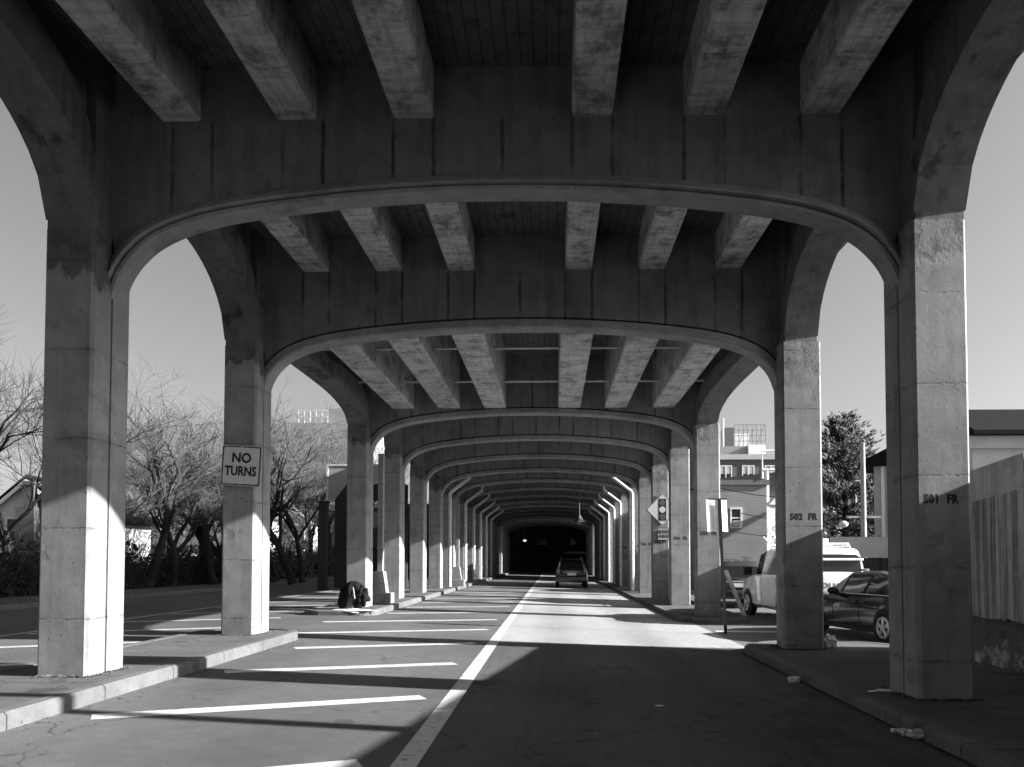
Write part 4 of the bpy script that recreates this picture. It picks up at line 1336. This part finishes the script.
T_('bare tree leaning left beside the sign column, right half of the trunk arch', -18.9, 43.0, GV, 9.8, (-.30,.0,1), 34, 'bark', .24, .38, spread=1.15)
T_('bare tree with pale dense twigs just right of the second left column', -17.9, 50, GV, 11, (-.15,.0,1), 45, 'bark', .24, .34, spread=1.15)
T_('thin bare tree leaning left near the dark posts', -15.2, 47, GV, 10, (-.25,.1,1), 56, 'bark', .18, .32, spread=1.1)
T_('slender bare tree behind the trunk arch in front of the pale house', -23.4, 47, GV, 10.4, (.05,.0,1), 67, 'bark', .16, .30, spread=1.1)
T_('tall bare tree farther back near the porch houses', -19.5, 62, GV, 12, (.05,.0,1), 78, 'bark', .22, .30, spread=1.1)
T_('slim upright bare tree just right of the near left column', -20.6, 34, GV, 9.0, (.02,.0,1), 89, 'bark', .15, .30, spread=1.0)
T_('wide bare tree half hidden behind the dark posts and the grey screen', -14.0, 56, GV, 11, (-.05,.0,1), 91, 'bark', .22, .30, spread=1.15)
T_('far bare tree behind the narrow white porch house', -26.0, 90, GV, 16, (.05,.0,1), 93, 'bark', .24, .30, spread=1.1)
T_('broad bare tree behind the pale house roof', -33.0, 75, GV, 15, (.05,.0,1), 95, 'bark', .24, .30, spread=1.1)

T_('bushy low bare tree just left of the second left column', -20.8, 48.5, GV, 8.5, (.0,.0,1), 111, 'bark', .2, .22, spread=1.25)
T_('gnarled dark bare tree close behind the verge fence between the two near left columns', -20.4, 44.5, GV, 9.5, (.12,.0,1), 101, 'bark', .26, .30, spread=1.2)
T_('dark multi limbed bare tree right of the NO TURNS sign', -16.9, 44.5, GV, 9.6, (-.18,.0,1), 103, 'bark', .24, .34, spread=1.15)
T_('bare tree in front of the gabled house at the far left edge', -25.5, 35.5, GV, 8.6, (.1,.0,1), 105, 'bark', .2, .3, spread=1.1)
T_('leaning bare tree with a dark double trunk right of the second left column', -17.2, 47.0, GV, 9.4, (-.35,.0,1), 121, 'bark', .26, .36, spread=1.2)
T_('bare tree with a black trunk close left of the tall dark post', -14.6, 43.5, GV, 9.2, (-.22,.0,1), 123, 'bark', .22, .36, spread=1.2)
T_('tall bare tree with fine grey twigs in front of the distant block', -19.0, 66, GV, 12.5, (-.1,.0,1), 125, 'bark', .3, .34, spread=1.15)
T_('tall bare tree behind the grey screen panel', -15.5, 64, GV, 12.0, (.05,.0,1), 127, 'bark', .28, .34, spread=1.15)
rt = random.Random(9)
th_ = MB()
for k in range(9000):
    y = rt.uniform(50, 110); x = -.42*y + rt.uniform(-9, 9) - 2
    z = .3 + rt.random()*(5.5+2.2*math.sin(x*.6)+1.5*math.sin(y*.5))
    p = Vector((x, y, z)); d = Vector((rt.uniform(-1,1), rt.uniform(-1,1), rt.uniform(-.1,1.2))).normalized()
    L = rt.uniform(.8, 2.2)
    q = p + d*L*.5; r_ = q + (d+Vector((rt.uniform(-.5,.5), rt.uniform(-.5,.5), rt.uniform(-.3,.4))))*L*.5
    th_.tube([p, q, r_], [.028, .02, .008], 3, caps=False)
tag(th_.build('far_thicket', M['bark']), kind='stuff')
# undergrowth along the verge
rnd = random.Random(4)
ug = MB()
for k in range(6000):
    y = rnd.uniform(17, 72); x = -20.9 + rnd.uniform(-1.3, 1.3)
    p = Vector((x, y, .30))
    d = Vector((rnd.uniform(-.8,.8), rnd.uniform(-.8,.8), rnd.uniform(.5,1.2))).normalized()
    L = rnd.uniform(.7, 2.9)
    q = p + d*L*.5
    r_ = q + (d + Vector((rnd.uniform(-.6,.6), rnd.uniform(-.6,.6), rnd.uniform(-.4,.3))))*L*.5
    ug.tube([p, q, r_], [.02, .014, .006], 3, caps=False)
for k in range(15000):
    y = rnd.uniform(17, 72); x = -20.9 + rnd.uniform(-1.3, 1.3); z = .3 + rnd.random()**1.5*(1.25+.55*math.sin(y*.9)+.6*math.sin(y*2.3))
    s = rnd.uniform(.06, .17)
    a, b = Vector((rnd.uniform(-1,1), rnd.uniform(-1,1), rnd.uniform(-1,1))).normalized()*s, Vector((rnd.uniform(-1,1), rnd.uniform(-1,1), rnd.uniform(-1,1))).normalized()*s
    c = Vector((x,y,z))
    ug.add([c-a, c+b, c+a, c-b], [(0,1,2,3)])
tag(ug.build('undergrowth', M['barkdark']), kind='stuff')

# evergreen on the right
def evergreen(label, x, y, z, h, rad, seed):
    rnd = random.Random(seed)
    t = thing('evergreen_tree', label, 'tree', (x, y, z))
    m = MB().tube([(x,y,z),(x+.1,y,z+h*.5),(x,y,z+h*.96)], [.26,.16,.03], 10); m.build('trunk', M['barkdark'], t, smooth=True)
    limb, a_, b_ = MB(), MB(), MB()
    nb = 150
    for k in range(nb):
        u = (k+.5)/nb
        zz = z + h*(.10 + .88*u)
        reach = rad*(1-u**1.3)*rnd.uniform(.55, 1.15) + .3
        az = rnd.uniform(0, 2*PI)
        d = Vector((math.cos(az), math.sin(az), rnd.uniform(-.05,.45)+.3*u))
        p0 = Vector((x, y, zz))
        pts = [p0]
        for s in range(1, 5): pts.append(p0 + d*reach*s/4 + Vector((0,0,.12*(s/4)**2*reach)))
        limb.tube(pts, [.05,.04,.03,.02,.01], 4, caps=False)
        for q in range(int(58*reach/rad)+12):
            f = rnd.uniform(.2, 1.05)
            c = p0 + d*reach*f + Vector((rnd.gauss(0,.26), rnd.gauss(0,.26), rnd.gauss(0,.14)+.12*f*f*reach))
            tgt = b_ if rnd.random() < .35 and f > .6 else a_
            for e in range(5):
                dd = (d*1.0 + Vector((rnd.uniform(-1,1), rnd.uniform(-1,1), rnd.uniform(-.3,1)))).normalized()
                w = dd.orthogonal().normalized()*rnd.uniform(.035,.07)
                L = rnd.uniform(.18,.46)
                tgt.add([c-w, c+w, c+dd*L], [(0,1,2)])
    limb.build('limbs', M['barkdark'], t)
    a_.build('crown', M['needle'], t)
    b_.build('crown_tips', M['needle2'], t)
evergreen('large dark evergreen tree standing beyond the parking lot behind the pale pole', 18.5, 50, G_R, 11.0, 5.0, 8)
